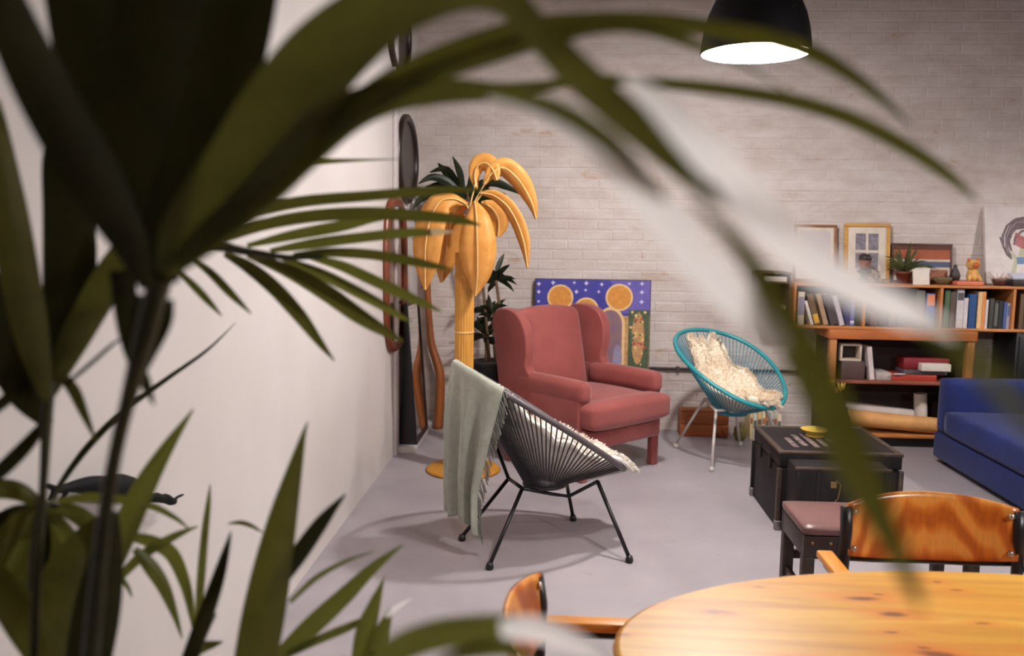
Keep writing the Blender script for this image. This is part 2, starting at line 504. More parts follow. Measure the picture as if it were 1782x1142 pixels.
# throw over its back
BT = thing('throw_blanket', 'grey green woven throw with fringe hanging over the charcoal string chair', 'blanket', DC, DR)
def blanket(i, j):
    # i: along the rim (0 far side .. 1 near side), j: 0 inside .. 1 bottom hem
    a = PI + R(-20) + R(70) * i      # near side is negative lateral
    rp = rim(a)
    out = Vector((rp.x - UC, rp.y, 0)).normalized()
    if j < 0.14:
        k = (0.14 - j) / 0.14
        base = bowl(1 - 0.30 * k * (0.7 + 0.3 * math.sin(i * 9)), a)
        return base + Vector((-out.x*0.02, -out.y*0.02, 0.022 - 0.008*k))
    if j < 0.22:
        k = (j - 0.14) / 0.08
        an = PI * k
        return rp + Vector((0, 0, 0.024 * math.sin(an))) + out * (-0.022 * math.cos(an))
    k = (j - 0.22) / 0.78
    wav = 0.022 * math.sin(i * 21 + 0.6) * min(1, k * 3) + 0.012 * math.sin(i * 37) * k
    L = 0.72 - 0.02 * max(0, i - 0.55) + 0.02 * math.sin(i * 8)
    gather = rp.lerp(Vector((rim(-PI).x, -0.02, 0)), 0.34 * min(1, k * 1.4) * (0.5 + i * 0.9))
    p = Vector((gather.x, gather.y, rp.z)) + out * (0.024 + 0.035 * k * (1 - k) + wav)
    p.z = rp.z - L * k * (0.62 + 0.38 * min(1, (rp.z - 0.15) / 0.75))
    return p
MB().grid(blanket, 44, 56).build('cloth', BLANKET, BT, smooth=True, solid=0.006, recalc=True)
fr = MB()
rf = random.Random(5)
for k in range(150):
    j = rf.uniform(0.02, 0.98)
    p = blanket(1.0, j); pin = blanket(0.97, j)
    d = (p - pin).normalized() * 0.02 + Vector((rf.uniform(-.006, .006), rf.uniform(-.006, .006), -0.035 if j > 0.2 else -0.012))
    fr.tube([p, p + d * 0.6, p + d * 1.1 + Vector((0, 0, -0.015))], 0.0018, 3, caps=False)
for k in range(40):
    i = k / 39
    p = blanket(i, 0.0)
    fr.tube([p, p + Vector((rf.uniform(.0, .02), rf.uniform(-.01, .01), -0.03)), p + Vector((rf.uniform(.01, .03), rf.uniform(-.01, .01), -0.06))], 0.002, 3, caps=False)
fo = fr.build('fringe', paint('pale_fringe', srgb(150, 148, 140), rough=0.9, bump=0), BT, recalc=False); fo['kind'] = 'stuff'
# teal chair by the back wall
TC = Vector((1.12, 5.72, 0)); TR = math.atan2(-0.86, 0.51)
UA, VB, Z0, ZK, CZ = 0.385, 0.335, 0.645, 0.53, 0.33
CB = Vector((0.06, 0, CZ))
Mi = (Matrix.Translation(TC) @ Matrix.Rotation(TR, 4, 'Z')).inverted()
feet = [Mi @ onz(1176, 779), Mi @ onz(1238, 821), Mi @ onz(1287, 776), Mi @ onz(1372, 806)]
tops = [Mi @ at(1227, 694, 5.78), Mi @ at(1246, 715, 5.55), Mi @ at(1279, 706, 5.88), Mi @ at(1330, 708, 5.62)]
T1, T2, T3, T4 = tops
string_chair('string_lounge_chair', 'turquoise string lounge chair with white legs by the brick wall', TC, TR, TEAL, TEAL_PALE, WHITE_METAL, feet, tops, 84,
    [[T1, T2], [T2, T4], [T1, T3], [T3, T4]], 'string lounge chairs')
fleece('sheepskin', 'cream sheepskin draped in the turquoise string chair', FUR, TC, TR, 0.84, 1.0, 0.52, 11, 11000, 0.026)

# ------------------------------------------------------------------ wing armchair
VELVET = paint('rust_red_velvet', srgb(150, 76, 72), srgb(134, 62, 58), rough=0.85, scale=5, bump=0.15, bscale=160, sheen=0.3)
A0 = onz(1140, 809); 
fdir = Vector((0.70, -0.714, 0)).normalized(); ldir = Vector((-fdir.y, fdir.x, 0))   # ldir: far-right side
AW, AD = 0.76, 0.74
AC = Vector((A0.x, A0.y, 0)) - ldir * (AW/2 - 0.05) - fdir * (AD/2 - 0.02)
AR = math.atan2(fdir.y, fdir.x) - PI/2   # local +y is forward, local +x is (fdir.y,-fdir.x) = -ldir
ach = thing('wing_armchair', 'rust red velvet wingback armchair in front of the haloed painting', 'armchair', AC, AR)
hw, hd = AW/2, AD/2
for sx in (-1, 1):
    for sy in (-1, 1):
        x, y = sx*(hw-0.05), sy*(hd-0.045)
        MB().prism([(x-.026, y-.026), (x+.026, y-.026), (x+.026, y+.026), (x-.026, y+.026)], 0.0, 0.21, order='xy').build('leg', VELVET, ach, bevel=0.006)
MB().box((-hw+.02, -hd, 0.19), (hw-.02, hd, 0.33)).build('seat_rail', VELVET, ach, bevel=0.03, seg=3)
def puff(lo, hi, bulge, nx=10, ny=10, nz=4, r=0.05):
    m = MB()
    c = (Vector(lo) + Vector(hi)) / 2; h = (Vector(hi) - Vector(lo)) / 2
    def P(u, v, w_):
        x, y, z = u, v, w_
        q = Vector((x*h.x, y*h.y, z*h.z))
        n = Vector((x, y, z))
        b = bulge * (1-abs(x)**3) * (1-abs(y)**3)
        q.z += b * z
        e = lambda a, hh: max(0, abs(a)*hh - (hh - r))
        ex, ey, ez = e(x, h.x), e(y, h.y), e(z, h.z)
        L = math.sqrt(ex*ex + ey*ey + ez*ez)
        if L > r:
            k = r / L
            q.x -= math.copysign(ex*(1-k), x); q.y -= math.copysign(ey*(1-k), y); q.z -= math.copysign(ez*(1-k), z)
        return c + q
    for z in (-1, 1): m.grid(lambda i, j, z=z: P(i*2-1, j*2-1, z), nx, ny)
    for x in (-1, 1): m.grid(lambda i, j, x=x: P(x, i*2-1, j*2-1), ny, nz)
    for y in (-1, 1): m.grid(lambda i, j, y=y: P(i*2-1, y, j*2-1), nx, nz)
    return m
puff((-hw+.085, -hd+.14, 0.325), (hw-.085, hd+.075, 0.475), 0.035, 16, 16, 6).build('seat_cushion', VELVET, ach, smooth=True, weld=True, subsurf=1)
# T shaped front of the cushion in front of the arms
puff((-hw+.01, hd-.10, 0.33), (hw-.01, hd+.08, 0.478), 0.02, 16, 6, 6, r=0.035).build('cushion_front', VELVET, ach, smooth=True, weld=True, subsurf=1)
bm_ = Matrix.Translation((0, -hd+.13, 0.33)) @ Matrix.Rotation(R(11), 4, 'X')
bk = puff((-hw+.09, -0.085, 0.0), (hw-.09, 0.06, 0.66), 0.0, 14, 4, 14, r=0.06)
for v in bk.v:
    k = v.x / (hw-.09)
    v.z += (0.03 * (1 - k*k)) * max(0, v.z) / 0.66
    if v.y > 0: v.y += 0.045 * (1 - k*k) * math.sin(PI * min(1, max(0, v.z/0.6)))
bk.v = [bm_ @ v for v in bk.v]
bk.build('backrest', VELVET, ach, smooth=True, weld=True, subsurf=1)
def smooth_poly(pts, per=5):
    n = len(pts); out = []
    for i in range(n):
        p0, p1, p2, p3 = pts[i-1], pts[i], pts[(i+1) % n], pts[(i+2) % n]
        for k in range(per):
            t = k/per
            out.append(tuple(0.5*((2*b)+(-a+c)*t+(2*a-5*b+4*c-d)*t*t+(-a+3*b-3*c+d)*t**3) for a, b, c, d in zip(p0, p1, p2, p3)))
    return out
wing = spline([(-hd-.10, 0.92), (-hd-.055, 0.99), (-hd+.06, 1.00), (-hd+.17, 0.965), (-hd+.235, 0.88), (-hd+.25, 0.76), (-hd+.235, 0.655), (-hd+.27, 0.60)], 5)
side_low = [(-hd+.30, 0.45), (-hd+.01, 0.33), (-hd-.02, 0.45), (-hd-.06, 0.70)]
for s in (-1, 1):
    xo, xi = s*hw, s*(hw-.075)
    poly = wing + side_low
    m = MB()
    n = len(poly)
    vs = []
    for (y, z) in poly:
        fl = max(0, (z - 0.55)) * 0.05 * max(0, (y + hd) / 0.25) * s
        vs.append((xo + fl, y, z))
    for (y, z) in poly:
        fl = max(0, (z - 0.55)) * 0.05 * max(0, (y + hd) / 0.25) * s
        vs.append((xi + fl, y, z))
    m.add(vs, [tuple(range(n)), tuple(range(2*n-1, n-1, -1))] + [(i, n+i, n+(i+1) % n, (i+1) % n) for i in range(n)])
    m.build('wing', VELVET, ach, bevel=0.028, seg=4)
    # lower side panel and arm
    MB().prism([(-hd-.02, 0.20), (hd-.03, 0.20), (hd-.03, 0.58), (-hd+.2, 0.60), (-hd-.02, 0.62)], s*(hw-.075), s*hw).build('side_panel', VELVET, ach, bevel=0.02, seg=3)
    lo_, hi_ = min(s*(hw-.105), s*(hw+.008)), max(s*(hw-.105), s*(hw+.008))
    am = puff((lo_, -hd+.14, 0.475), (hi_, hd-.005, 0.612), 0.004, 6, 14, 6, r=0.045)
    am.build('armrest', VELVET, ach, smooth=True, weld=True, subsurf=1)

# ------------------------------------------------------------------ trunk, suitcase
TRUNK = paint('worn_black_trunk', srgb(30, 24, 25), srgb(18, 14, 15), rough=0.6, spec=0.3, scale=7, bump=0.3, bscale=30)
BRASS = paint('dull_brass', srgb(150, 120, 80), rough=0.4, metal=0.6, bump=0.1)
EDGE = paint('worn_trunk_edging', srgb(80, 62, 50), srgb(50, 40, 36), rough=0.5, scale=18, bump=0.2)
c0 = onz(1356, 922); c1 = onz(1309, 868)
x0, y0, y1 = (c0.x + c1.x)/2, c0.y, c1.y + 0.06
x1 = x0 + 0.60; zt = at(1359, 786, y0).z
tr = thing('trunk', 'large battered black travel trunk carrying a yellow dish', 'trunk', ((x0+x1)/2, (y0+y1)/2, 0))
def W(m, *a, **k): return m.build(*a, world=True, **k)
W(MB().box((x0, y0, 0.012), (x1, y1, zt-0.085)), 'body', TRUNK, tr, bevel=0.008)
lid = W(MB().box((x0-.004, y0-.004, zt-0.08), (x1+.004, y1+.004, zt)), 'lid', TRUNK, tr, bevel=0.008)
for (a, b) in (((x0-.008, y0-.008, zt-.012), (x1+.008, y0+.02, zt+.004)), ((x0-.008, y1-.02, zt-.012), (x1+.008, y1+.008, zt+.004)), ((x0-.008, y0+.02, zt-.012), (x0+.02, y1-.02, zt+.004)), ((x1-.02, y0+.02, zt-.012), (x1+.008, y1-.02, zt+.004))):
    W(MB().box(a, b), 'edge_band', EDGE, lid, bevel=0.003)
for xx in (x0, x1):
    for yy in (y0, y1):
        W(MB().box((xx-.012, yy-.012, 0.0), (xx+.012, yy+.012, zt-.085)), 'corner_strip', TRUNK if yy == y1 else EDGE, tr, bevel=0.003)
        W(MB().box((xx-.016, yy-.016, 0.0), (xx+.016, yy+.016, 0.05)), 'corner_cap', paint('tin_cap', srgb(150, 140, 140), rough=0.35, metal=0.7), tr, bevel=0.005)
for k in range(2):
    yy = y0 + 0.16 + k*0.22
    W(MB().box((x0-.012, yy, zt-.13), (x0, yy+.035, zt-.05)), 'clasp', TRUNK, tr, bevel=0.003)
# faded paper labels on the lid
for k in range(5):
    u0 = x0 + 0.09 + 0.055*k; v0 = y0 + 0.10 + (k % 2)*0.03
    W(MB().box((u0, v0, zt+.0005), (u0+.03, v0+.20+.05*(k % 3), zt+.002)), 'worn_label', paint('faded_label', srgb(150, 128, 124), srgb(40, 32, 34), rough=0.8, scale=40), lid)
sy1 = y0 - 0.025; sy0 = sy1 - 0.165
sx0 = at(1370, 800, sy1).x; sx1 = at(1553, 800, sy0).x; sz = at(1460, 800, sy1).z
su = thing('suitcase', 'black leather suitcase standing upright against the front of the trunk', 'suitcase', ((sx0+sx1)/2, (sy0+sy1)/2, 0))
W(MB().box((sx0, sy0, 0.01), (sx1, sy1, sz)), 'shell', TRUNK, su, bevel=0.012, seg=3)
for xx in (sx0+.004, sx0+.10, sx1-.10, sx1-.03):
    W(MB().box((xx, sy0-.006, 0.02), (xx+.022, sy0+.002, sz-.02)), 'strap', TRUNK, su, bevel=0.003)
for zz in (sz-.015, 0.02):
    W(MB().box((sx0-.003, sy0-.004, zz), (sx1+.003, sy0+.012, zz+.014)), 'edge_band', EDGE, su, bevel=0.003)
xm = at(1450, 845, sy0).x; zm = at(1450, 845, sy0).z
W(MB().box((xm-.015, sy0-.012, zm-.012), (xm+.015, sy0, zm+.02)), 'lock', BRASS, su, bevel=0.004)
W(MB().tube([(xm+.01, sy0-.014, zm+.03), (xm+.03, sy0-.02, zm+.01), (xm+.02, sy0-.02, zm-.06), (xm-.005, sy0-.015, zm-.09)], 0.0025, 5), 'string_loop', BRASS, su)
for (xx, zz) in ((sx0, 0), (sx1, 0)):
    W(MB().box((xx-.006, sy0-.006, 0), (xx+.006, sy1+.006, 0.02)), 'foot', TRUNK, su)

# yellow dish and vase of yellow flowers on the trunk
YEL = paint('yellow_glaze', srgb(226, 190, 84), rough=0.35, bump=0.0)
dp = onz(1418, 758, zt + 0.005)
dish = MB().lathe([(0, 0.004), (0.045, 0.004), (0.05, 0.0), (0.035, 0.0), (0.045, 0.012), (0.075, 0.034), (0.078, 0.038), (0.07, 0.034), (0.04, 0.014), (0, 0.012)], 28, M=Matrix.Translation((dp.x, dp.y, zt+.004)))
tag(dish.build('dish', YEL, smooth=True), 'shallow yellow dish on top of the black trunk', 'dish')
vp = onz(1466, 760, zt + 0.005); vp.y += 0.02
vs_ = thing('flower_vase', 'dark vase of yellow blooms on the trunk behind the dish', 'vase', (vp.x, vp.y, zt+.005))
MB().lathe([(0, 0), (0.035, 0), (0.045, 0.04), (0.04, 0.10), (0.022, 0.14), (0.026, 0.155), (0.02, 0.155), (0.016, 0.14), (0, 0.13)], 20).build('vessel', paint('olive_glass', srgb(70, 66, 30), rough=0.2, bump=0), vs_, smooth=True)
STEM = paint('flower_stem', srgb(70, 90, 30), rough=0.5, bump=0)
for (px, py, dy) in ((1408, 676, .0), (1417, 686, .02), (1444, 676, -.02), (1452, 690, .03), (1463, 682, -.01), (1430, 672, .04)):
    h = at(px, py, vp.y + dy) - Vector((vp.x, vp.y, zt+.005))
    st = MB().tube([(0, 0, 0.13), (h.x*0.4, h.y*0.4, 0.13+(h.z-.13)*0.6), h], 0.003, 5).build('flower_stem', STEM, vs_)
    fl = MB()
    for k in range(6):
        a = k*PI/3
        d = Vector((math.cos(a), math.sin(a), 0)); s_ = Vector((-d.y, d.x, 0))
        fl.add([h, h + d*0.016 + s_*0.012 + Vector((0,0,.022)), h + d*0.022 + Vector((0,0,.05)), h + d*0.016 - s_*0.012 + Vector((0,0,.022))], [(0,1,2,3)])
    fl.build('bloom', YEL, st, recalc=False, solid=0.002)

# ------------------------------------------------------------------ blue sofa
BLUE = paint('royal_blue_wool', srgb(12, 32, 96), srgb(8, 22, 76), rough=0.9, scale=8, bump=0.25, bscale=180, sheen=0.08)
s0 = onz(1621, 802)
SX, SY = s0.x, s0.y
sarm = at(1636, 656, SY-0.02).z; sseat = at(1642, 713, SY-0.12).z
sofa = thing('sofa', 'royal blue low sofa at the right with square end arm', 'sofa', (SX+0.45, SY-0.9, 0))
L = 1.95
W(MB().box((SX, SY-L, 0.035), (SX+0.9, SY, sseat-0.165)), 'base', BLUE, sofa, bevel=0.02, seg=3)
pf = puff((SX-.012, SY-L+.004, sseat-0.16), (SX+0.66, SY-0.144, sseat), 0.012, 12, 24, 4, r=0.03)
W(pf, 'seat_cushion', BLUE, sofa, smooth=True, weld=True)
W(puff((SX+.008, SY-0.14, sseat-0.17), (SX+0.9, SY, sarm), 0.0, 10, 4, 8, r=0.025), 'end_arm', BLUE, sofa, smooth=True, weld=True)
W(puff((SX+.66, SY-L, sseat-0.16), (SX+0.9, SY-0.145, sarm+0.10), 0.0, 6, 14, 8, r=0.03), 'backrest', BLUE, sofa, smooth=True, weld=True)
for xx in (SX+.05, SX+.8):
    for yy in (SY-.06, SY-L+.06):
        W(MB().box((xx, yy-.025, 0), (xx+.05, yy+.025, 0.04)), 'foot', BLACK_METAL, sofa)

# ------------------------------------------------------------------ pine table, chairs, bench
def pine_mat():
    m, nt, b = _new('varnished_knotty_pine')
    v = _coords(nt, (0.09, 1, 1))
    v3 = _coords(nt, (0.42, 1.25, 1), loc=(0.3, 0.1, 0.0))
    g = _noise(nt, v, 16, 6, 0.6, 0.8)
    col = _ramp(nt, g, [(0.28, srgb(170, 112, 32)), (0.5, srgb(196, 142, 50)), (0.72, srgb(210, 162, 72))])
    patch = _ramp(nt, _noise(nt, v3, 3.0, 4), [(0.45, (0,0,0,1)), (0.75, (1,1,1,1))])
    col = _mix(nt, patch, col, srgb(212, 134, 44))
    nz = nt.nodes.new('ShaderNodeTexNoise'); nz.inputs['Scale'].default_value = 9.0
    nt.links.new(v3, nz.inputs['Vector'])
    dm = nt.nodes.new('ShaderNodeVectorMath'); dm.operation = 'MULTIPLY_ADD'; dm.inputs[1].default_value = (0.05, 0.05, 0)
    nt.links.new(nz.outputs['Color'], dm.inputs[0]); nt.links.new(v3, dm.inputs[2])
    for (scl, lo_, keep) in ((7.0, 1.0, 0.35), (13.0, 0.75, 0.55)):
        vor = nt.nodes.new('ShaderNodeTexVoronoi'); vor.inputs['Scale'].default_value = scl
        vor.voronoi_dimensions = '2D'
        nt.links.new(dm.outputs[0], vor.inputs['Vector'])
        sepc = nt.nodes.new('ShaderNodeSeparateColor'); nt.links.new(vor.outputs['Color'], sepc.inputs[0])
        gt = nt.nodes.new('ShaderNodeMath'); gt.operation = 'GREATER_THAN'; gt.inputs[1].default_value = keep
        nt.links.new(sepc.outputs[0], gt.inputs[0])
        for (e0, e1, cc, amt) in ((0.06, 0.36, srgb(200, 108, 30), 0.75*lo_), (0.05*lo_, 0.12*lo_, srgb(104, 50, 14), 0.95)):
            rr_ = _ramp(nt, vor.outputs['Distance'], [(e0, (amt,)*3+(1,)), (e1, (0,0,0,1))])
            mu = nt.nodes.new('ShaderNodeMath'); mu.operation = 'MULTIPLY'
            nt.links.new(rr_, mu.inputs[0]); nt.links.new(gt.outputs[0], mu.inputs[1])
            col = _mix(nt, mu.outputs[0], col, cc)
    nt.links.new(col, b.inputs['Base Color']); b.inputs['Roughness'].default_value = 0.42
    b.inputs['Specular IOR Level'].default_value = 0.35; b.inputs['Coat Weight'].default_value = 0.06; b.inputs['Coat Roughness'].default_value = 0.15
    _bump(nt, b, g, 0.04, 0.003)
    return m
PINE = pine_mat()
TCX, TCY, TA, TB, TZ = 0.925, 1.50, 0.815, 0.425, 0.75
tab = thing('oval_table', 'oval knotty pine dining table filling the lower right corner', 'table', (TCX, TCY, 0))
top = MB()
prof = [(0.0, TZ), (0.93, TZ), (0.985, TZ), (0.997, TZ-0.004), (1.0, TZ-0.012), (0.995, TZ-0.028), (0.985, TZ-0.032), (0.0, TZ-0.032)]
top.lathe(prof, 96, sx=TA, sy=TB)
tt = top.build('tabletop', PINE, tab, smooth=True)
for k, p_ in enumerate(tt.data.polygons): p_.use_smooth = abs(p_.normal.z) < 0.97
MB().lathe([(0.86, TZ-0.032), (0.86, TZ-0.09), (0.82, TZ-0.09), (0.82, TZ-0.032)], 48, sx=TA, sy=TB).build('apron', PINE, tab)
for sx in (-1, 1):
    for sy in (-1, 1):
        MB().tube([(sx*0.42, sy*0.2, TZ-.035), (sx*0.44, sy*0.22, 0)], [0.03, 0.022], 12).build('leg', PINE, tab, smooth=True)
def ply_mat():
    m, nt, b = _new('figured_plywood')
    v = _coords(nt, (1, 1, 0.5), loc=(0.13, 0, 0.1))
    wv = nt.nodes.new('ShaderNodeTexWave'); wv.wave_type = 'RINGS'; wv.rings_direction = 'Y'
    wv.inputs['Scale'].default_value = 9.0; wv.inputs['Distortion'].default_value = 4.5; wv.inputs['Detail'].default_value = 2.5; wv.inputs['Detail Scale'].default_value = 1.2
    mp = nt.nodes.new('ShaderNodeMapping'); mp.inputs['Location'].default_value = (-0.12, 0, 0.13); mp.inputs['Scale'].default_value = (1.0, 1, 0.55)
    nt.links.new(v, mp.inputs['Vector']); nt.links.new(mp.outputs['Vector'], wv.inputs['Vector'])
    col = _ramp(nt, wv.outputs['Fac'], [(0.1, srgb(186, 88, 16)), (0.5, srgb(222, 124, 36)), (0.85, srgb(242, 164, 74))])
    fine = _noise(nt, _coords(nt, (1, 1, 0.1)), 120, 3)
    col = _mix(nt, 0.25, col, _ramp(nt, fine, [(0.3, srgb(150, 74, 20)), (0.7, srgb(222, 140, 60))]))
    nt.links.new(col, b.inputs['Base Color']); b.inputs['Roughness'].default_value = 0.3
    b.inputs['Coat Weight'].default_value = 0.3; b.inputs['Coat Roughness'].default_value = 0.2
    _bump(nt, b, fine, 0.05, 0.002)
    return m
PLY = ply_mat()
PADW = wood('golden_beech', srgb(232, 158, 66), srgb(206, 124, 44), 'y', 5, 0.35)
STEEL = paint('screw_steel', srgb(214, 206, 196), rough=0.25, metal=0.9, bump=0)
def dining_chair(label, loc, rotz):
    """local +y is forward (towards the table); backrest stands at y = 0"""
    t = thing('plywood_chair', label, 'chair', loc, rotz, 'plywood chairs at the pine table')
    hw_, z0_, z1_ = 0.227, 0.605, 0.80
    zc_ = (z0_ + z1_)/2
    def panel(i, j):
        u = i*2 - 1
        x = hw_ * u
        y = 0.055 * u*u
        half = 0.094 - 0.024 * abs(u)**2.2
        lean = 0.0
        z = zc_ + half * (j*2 - 1)
        y -= (z - zc_) * 0.10
        return Vector((x * (1 - 0.012 * abs(j*2-1)), y, z))
    MB().grid(panel, 24, 10).build('backrest', PLY, t, smooth=True, solid=0.010, bevel=0.0)
    bp = t.children[0]
    for sx in (-1, 1):
        for zz in (zc_ + 0.048, zc_ - 0.052):
            y = 0.055*0.84 - (zz - zc_)*0.10 + 0.004
            Ms = Matrix.Translation((sx*hw_*0.915, y, zz)) @ Matrix.Rotation(R(-90), 4, 'X')
            MB().lathe([(0.0085, -0.002), (0.0085, 0.002), (0.005, 0.005), (0, 0.0055)], 12, M=Ms).build('screw', STEEL, bp, smooth=True)
        # flat black upright behind each end of the back, down to the rear leg
        xo = sx*(hw_ + 0.002)
        pts = [(xo, 0.040, z1_-0.035), (xo, 0.050, zc_), (xo*1.02, 0.045, 0.52), (xo*1.0, 0.02, 0.40), (xo*1.0, -0.07, 0.0)]
        MB().tube(pts, [0.013]*5, 8, flat=1.3).build('leg', BLACK_METAL, t, smooth=True)
        MB().tube([(sx*0.285, 0.36, 0.615), (sx*0.285, 0.38, 0.45), (sx*0.27, 0.44, 0.0)], 0.012, 8).build('leg', BLACK_METAL, t, smooth=True)
        MB().tube([(xo, 0.045, 0.60), (sx*0.27, 0.03, 0.607), (sx*0.285, 0.08, 0.612), (sx*0.285, 0.37, 0.612)], 0.011, 8).build('arm_bar', BLACK_METAL, t, smooth=True)
        MB().box((sx*0.285-0.022, 0.05, 0.622), (sx*0.285+0.022, 0.37, 0.643)).build('arm_pad', PADW, t, bevel=0.006, seg=3)
        MB().tube([(xo, 0.03, 0.43), (sx*0.28, 0.38, 0.43)], 0.010, 8).build('seat_rail', BLACK_METAL, t, smooth=True)
    MB().box((-0.21, 0.03, 0.435), (0.21, 0.42, 0.452)).build('seat', PLY, t, bevel=0.006, seg=2)
    bb = [Vector((-0.232, 0.05, 0.62)), Vector((-0.14, 0.012, 0.603)), Vector((0, -0.008, 0.597)), Vector((0.14, 0.012, 0.603)), Vector((0.232, 0.05, 0.62))]
    MB().tube([p + Vector((0, -0.012, 0)) for p in bb], 0.010, 8).build('back_bar', BLACK_METAL, t, smooth=True)
    return t
pc = at(1612, 918, 2.36)
dining_chair('plywood armchair with figured wooden back across the pine table', (pc.x, 2.37, 0), PI)
dining_chair('plywood armchair seen edge-on at the left end of the pine table', (-0.075, 1.55, 0), -PI/2)
BROWN = paint('brown_vinyl', srgb(112, 78, 74), srgb(96, 64, 62), rough=0.38, scale=8, bump=0.15, bscale=90)
DARKW = wood('dark_stained_wood', srgb(58, 42, 36), srgb(36, 26, 22), 'z', 6, 0.45)
q0 = onz(1364, 873, 0.46); q1 = onz(1401, 917, 0.46)
bx0, by0, by1 = (q0.x+q1.x)/2, q1.y, q0.y + 0.02
bx1 = bx0 + 0.62
bn = thing('padded_bench', 'dark wooden bench with brown vinyl seat behind the plywood chair', 'bench', ((bx0+bx1)/2, (by0+by1)/2, 0))
W(puff((bx0-.005, by0-.005, 0.425), (bx1+.005, by1+.005, 0.462), 0.008, 16, 10, 4, r=0.015), 'seat_pad', BROWN, bn, smooth=True, weld=True)
for (a, b) in (((bx0, by0, 0.345), (bx1, by0+.025, 0.425)), ((bx0, by1-.025, 0.345), (bx1, by1, 0.425)), ((bx0, by0+.025, 0.345), (bx0+.025, by1-.025, 0.425)), ((bx1-.025, by0+.025, 0.345), (bx1, by1-.025, 0.425))):
    W(MB().box(a, b), 'apron_rail', DARKW, bn, bevel=0.003)
for xx in (bx0, bx1-.042):
    for yy in (by0, by1-.042):
        W(MB().box((xx, yy, 0), (xx+.042, yy+.042, 0.345)), 'leg', DARKW, bn, bevel=0.003)
    W(MB().box((xx+.010, by0+.042, 0.17), (xx+.032, by1-.042, 0.205)), 'stretcher', DARKW, bn, bevel=0.003)
W(MB().box((bx0+.042, by1-.033, 0.235), (bx1-.042, by1-.011, 0.27)), 'stretcher', DARKW, bn, bevel=0.003)
NAIL = paint('nail_brass', srgb(170, 140, 110), rough=0.3, metal=0.8, bump=0)
for k in range(9):
    W(MB().lathe([(0, 0), (0.006, 0), (0.004, 0.004), (0, 0.005)], 8, M=Matrix.Translation((bx0+.03+k*.065, by0, 0.40)) @ Matrix.Rotation(R(90), 4, 'X')), 'upholstery_nail', NAIL, bn)
# ------------------------------------------------------------------ leaf ribbons traced with their own distances
def leaf(name, pts, mat, parent, fold=0.25, twist=0.0, toward=None, per=5, mode='ax', curl=0.0, solid=0.0, label=None, recalc=False):
    """pts: (x, y, width px, distance). A folded blade with a midrib, two facets across each half."""
    sp = spline(pts, per)
    P = [(ax if mode == 'ax' else at)(x, y, d) for x, y, w_, d in sp]
    m = MB(); n = len(P)
    vs = []
    for i, p in enumerate(P):
        t = (P[min(i+1, n-1)] - P[max(i-1, 0)]).normalized()
        v = (p - CAM_POS).normalized()
        s = t.cross(v)
        if s.length < 1e-4: s = t.orthogonal()
        s.normalize()
        nn = s.cross(t).normalized()
        if nn.dot(v) > 0: nn = -nn           # towards the viewer
        tw = R(twist + curl * (i / max(1, n-1)))
        if toward is not None:             # blade turned towards the lamp
            l_ = (toward - p).normalized()
            tw = max((R(a_) for a_ in range(-52, 53, 4)), key=lambda a_: (nn * math.cos(a_) - s * math.sin(a_)).dot(l_))
        s2 = s * math.cos(tw) + nn * math.sin(tw)
        n2 = nn * math.cos(tw) - s * math.sin(tw)
        hw = max(0.0004, sp[i][2] * sp[i][3] / FPX / 2 / max(0.45, math.cos(tw)))
        k = fold * hw
        vs += [p - s2*hw - n2*k, p - s2*hw*0.5 - n2*k*0.35, p, p + s2*hw*0.5 - n2*k*0.35, p + s2*hw - n2*k]
    fs = []
    for i in range(n-1):
        for j in range(4):
            fs.append((i*5+j, i*5+j+1, (i+1)*5+j+1, (i+1)*5+j))
    m.add(vs, fs)
    o = m.build(name, mat, parent, world=True, smooth=True, recalc=recalc, solid=solid)
    if label: o['label'] = label
    return o
def stalk(name, pts, mat, parent, mode='ax', n=8):
    sp = spline(pts, 5)
    f = ax if mode == 'ax' else at
    return MB().tube([f(x, y, d) for x, y, w_, d in sp], [max(0.0006, w_*d/FPX/2) for x, y, w_, d in sp], n).build(name, mat, parent, world=True, smooth=True)

# ------------------------------------------------------------------ palm floor lamp
AMBER = leafmat('amber_resin', srgb(238, 178, 96), srgb(222, 154, 72), rough=0.45, trans=0.25, ctr=srgb(236, 160, 70))
AMBER_T = paint('golden_rattan', srgb(228, 168, 78), srgb(204, 140, 56), rough=0.5, scale=30, bump=0.2, bscale=90, sc3=(1, 1, 0.1))
RIBM = paint('pale_wire', srgb(236, 190, 120), rough=0.4, bump=0)
BASEM = paint('amber_base', srgb(206, 146, 52), srgb(184, 122, 40), rough=0.6, scale=60, bump=0.4, bscale=120)
lp = onz(806, 818)
LY = lp.y
pl = thing('palm_floor_lamp', 'golden palm tree floor lamp with drooping leaves in the corner', 'lamp', (lp.x, lp.y, 0))
MB().lathe([(0, 0), (0.228, 0), (0.235, 0.008), (0.22, 0.02), (0.08, 0.03), (0.06, 0.05), (0, 0.05)], 48).build('base', BASEM, pl, smooth=True)
ztop = at(812, 440, LY).z
tk = MB()
def trunkf(i, j):
    a = 2*PI*i
    rr = 0.057 + 0.0022 * math.cos(a * 22)
    z = 0.03 + (ztop - 0.03) * j
    return Vector((rr*math.cos(a), rr*math.sin(a), z))
tk.grid(trunkf, 132, 1, wrapu=True)
tko = tk.build('trunk', AMBER_T, pl, smooth=True)
for (py, h_) in ((482, .012), (580, .006), (700, .006)):
    zz = at(806, py, LY - 0.06).z
    MB().lathe([(0.0605, zz-h_), (0.062, zz-h_*0.5), (0.062, zz+h_*0.5), (0.0605, zz+h_)], 40).build('band', RIBM if py != 482 else AMBER_T, tko, smooth=True)
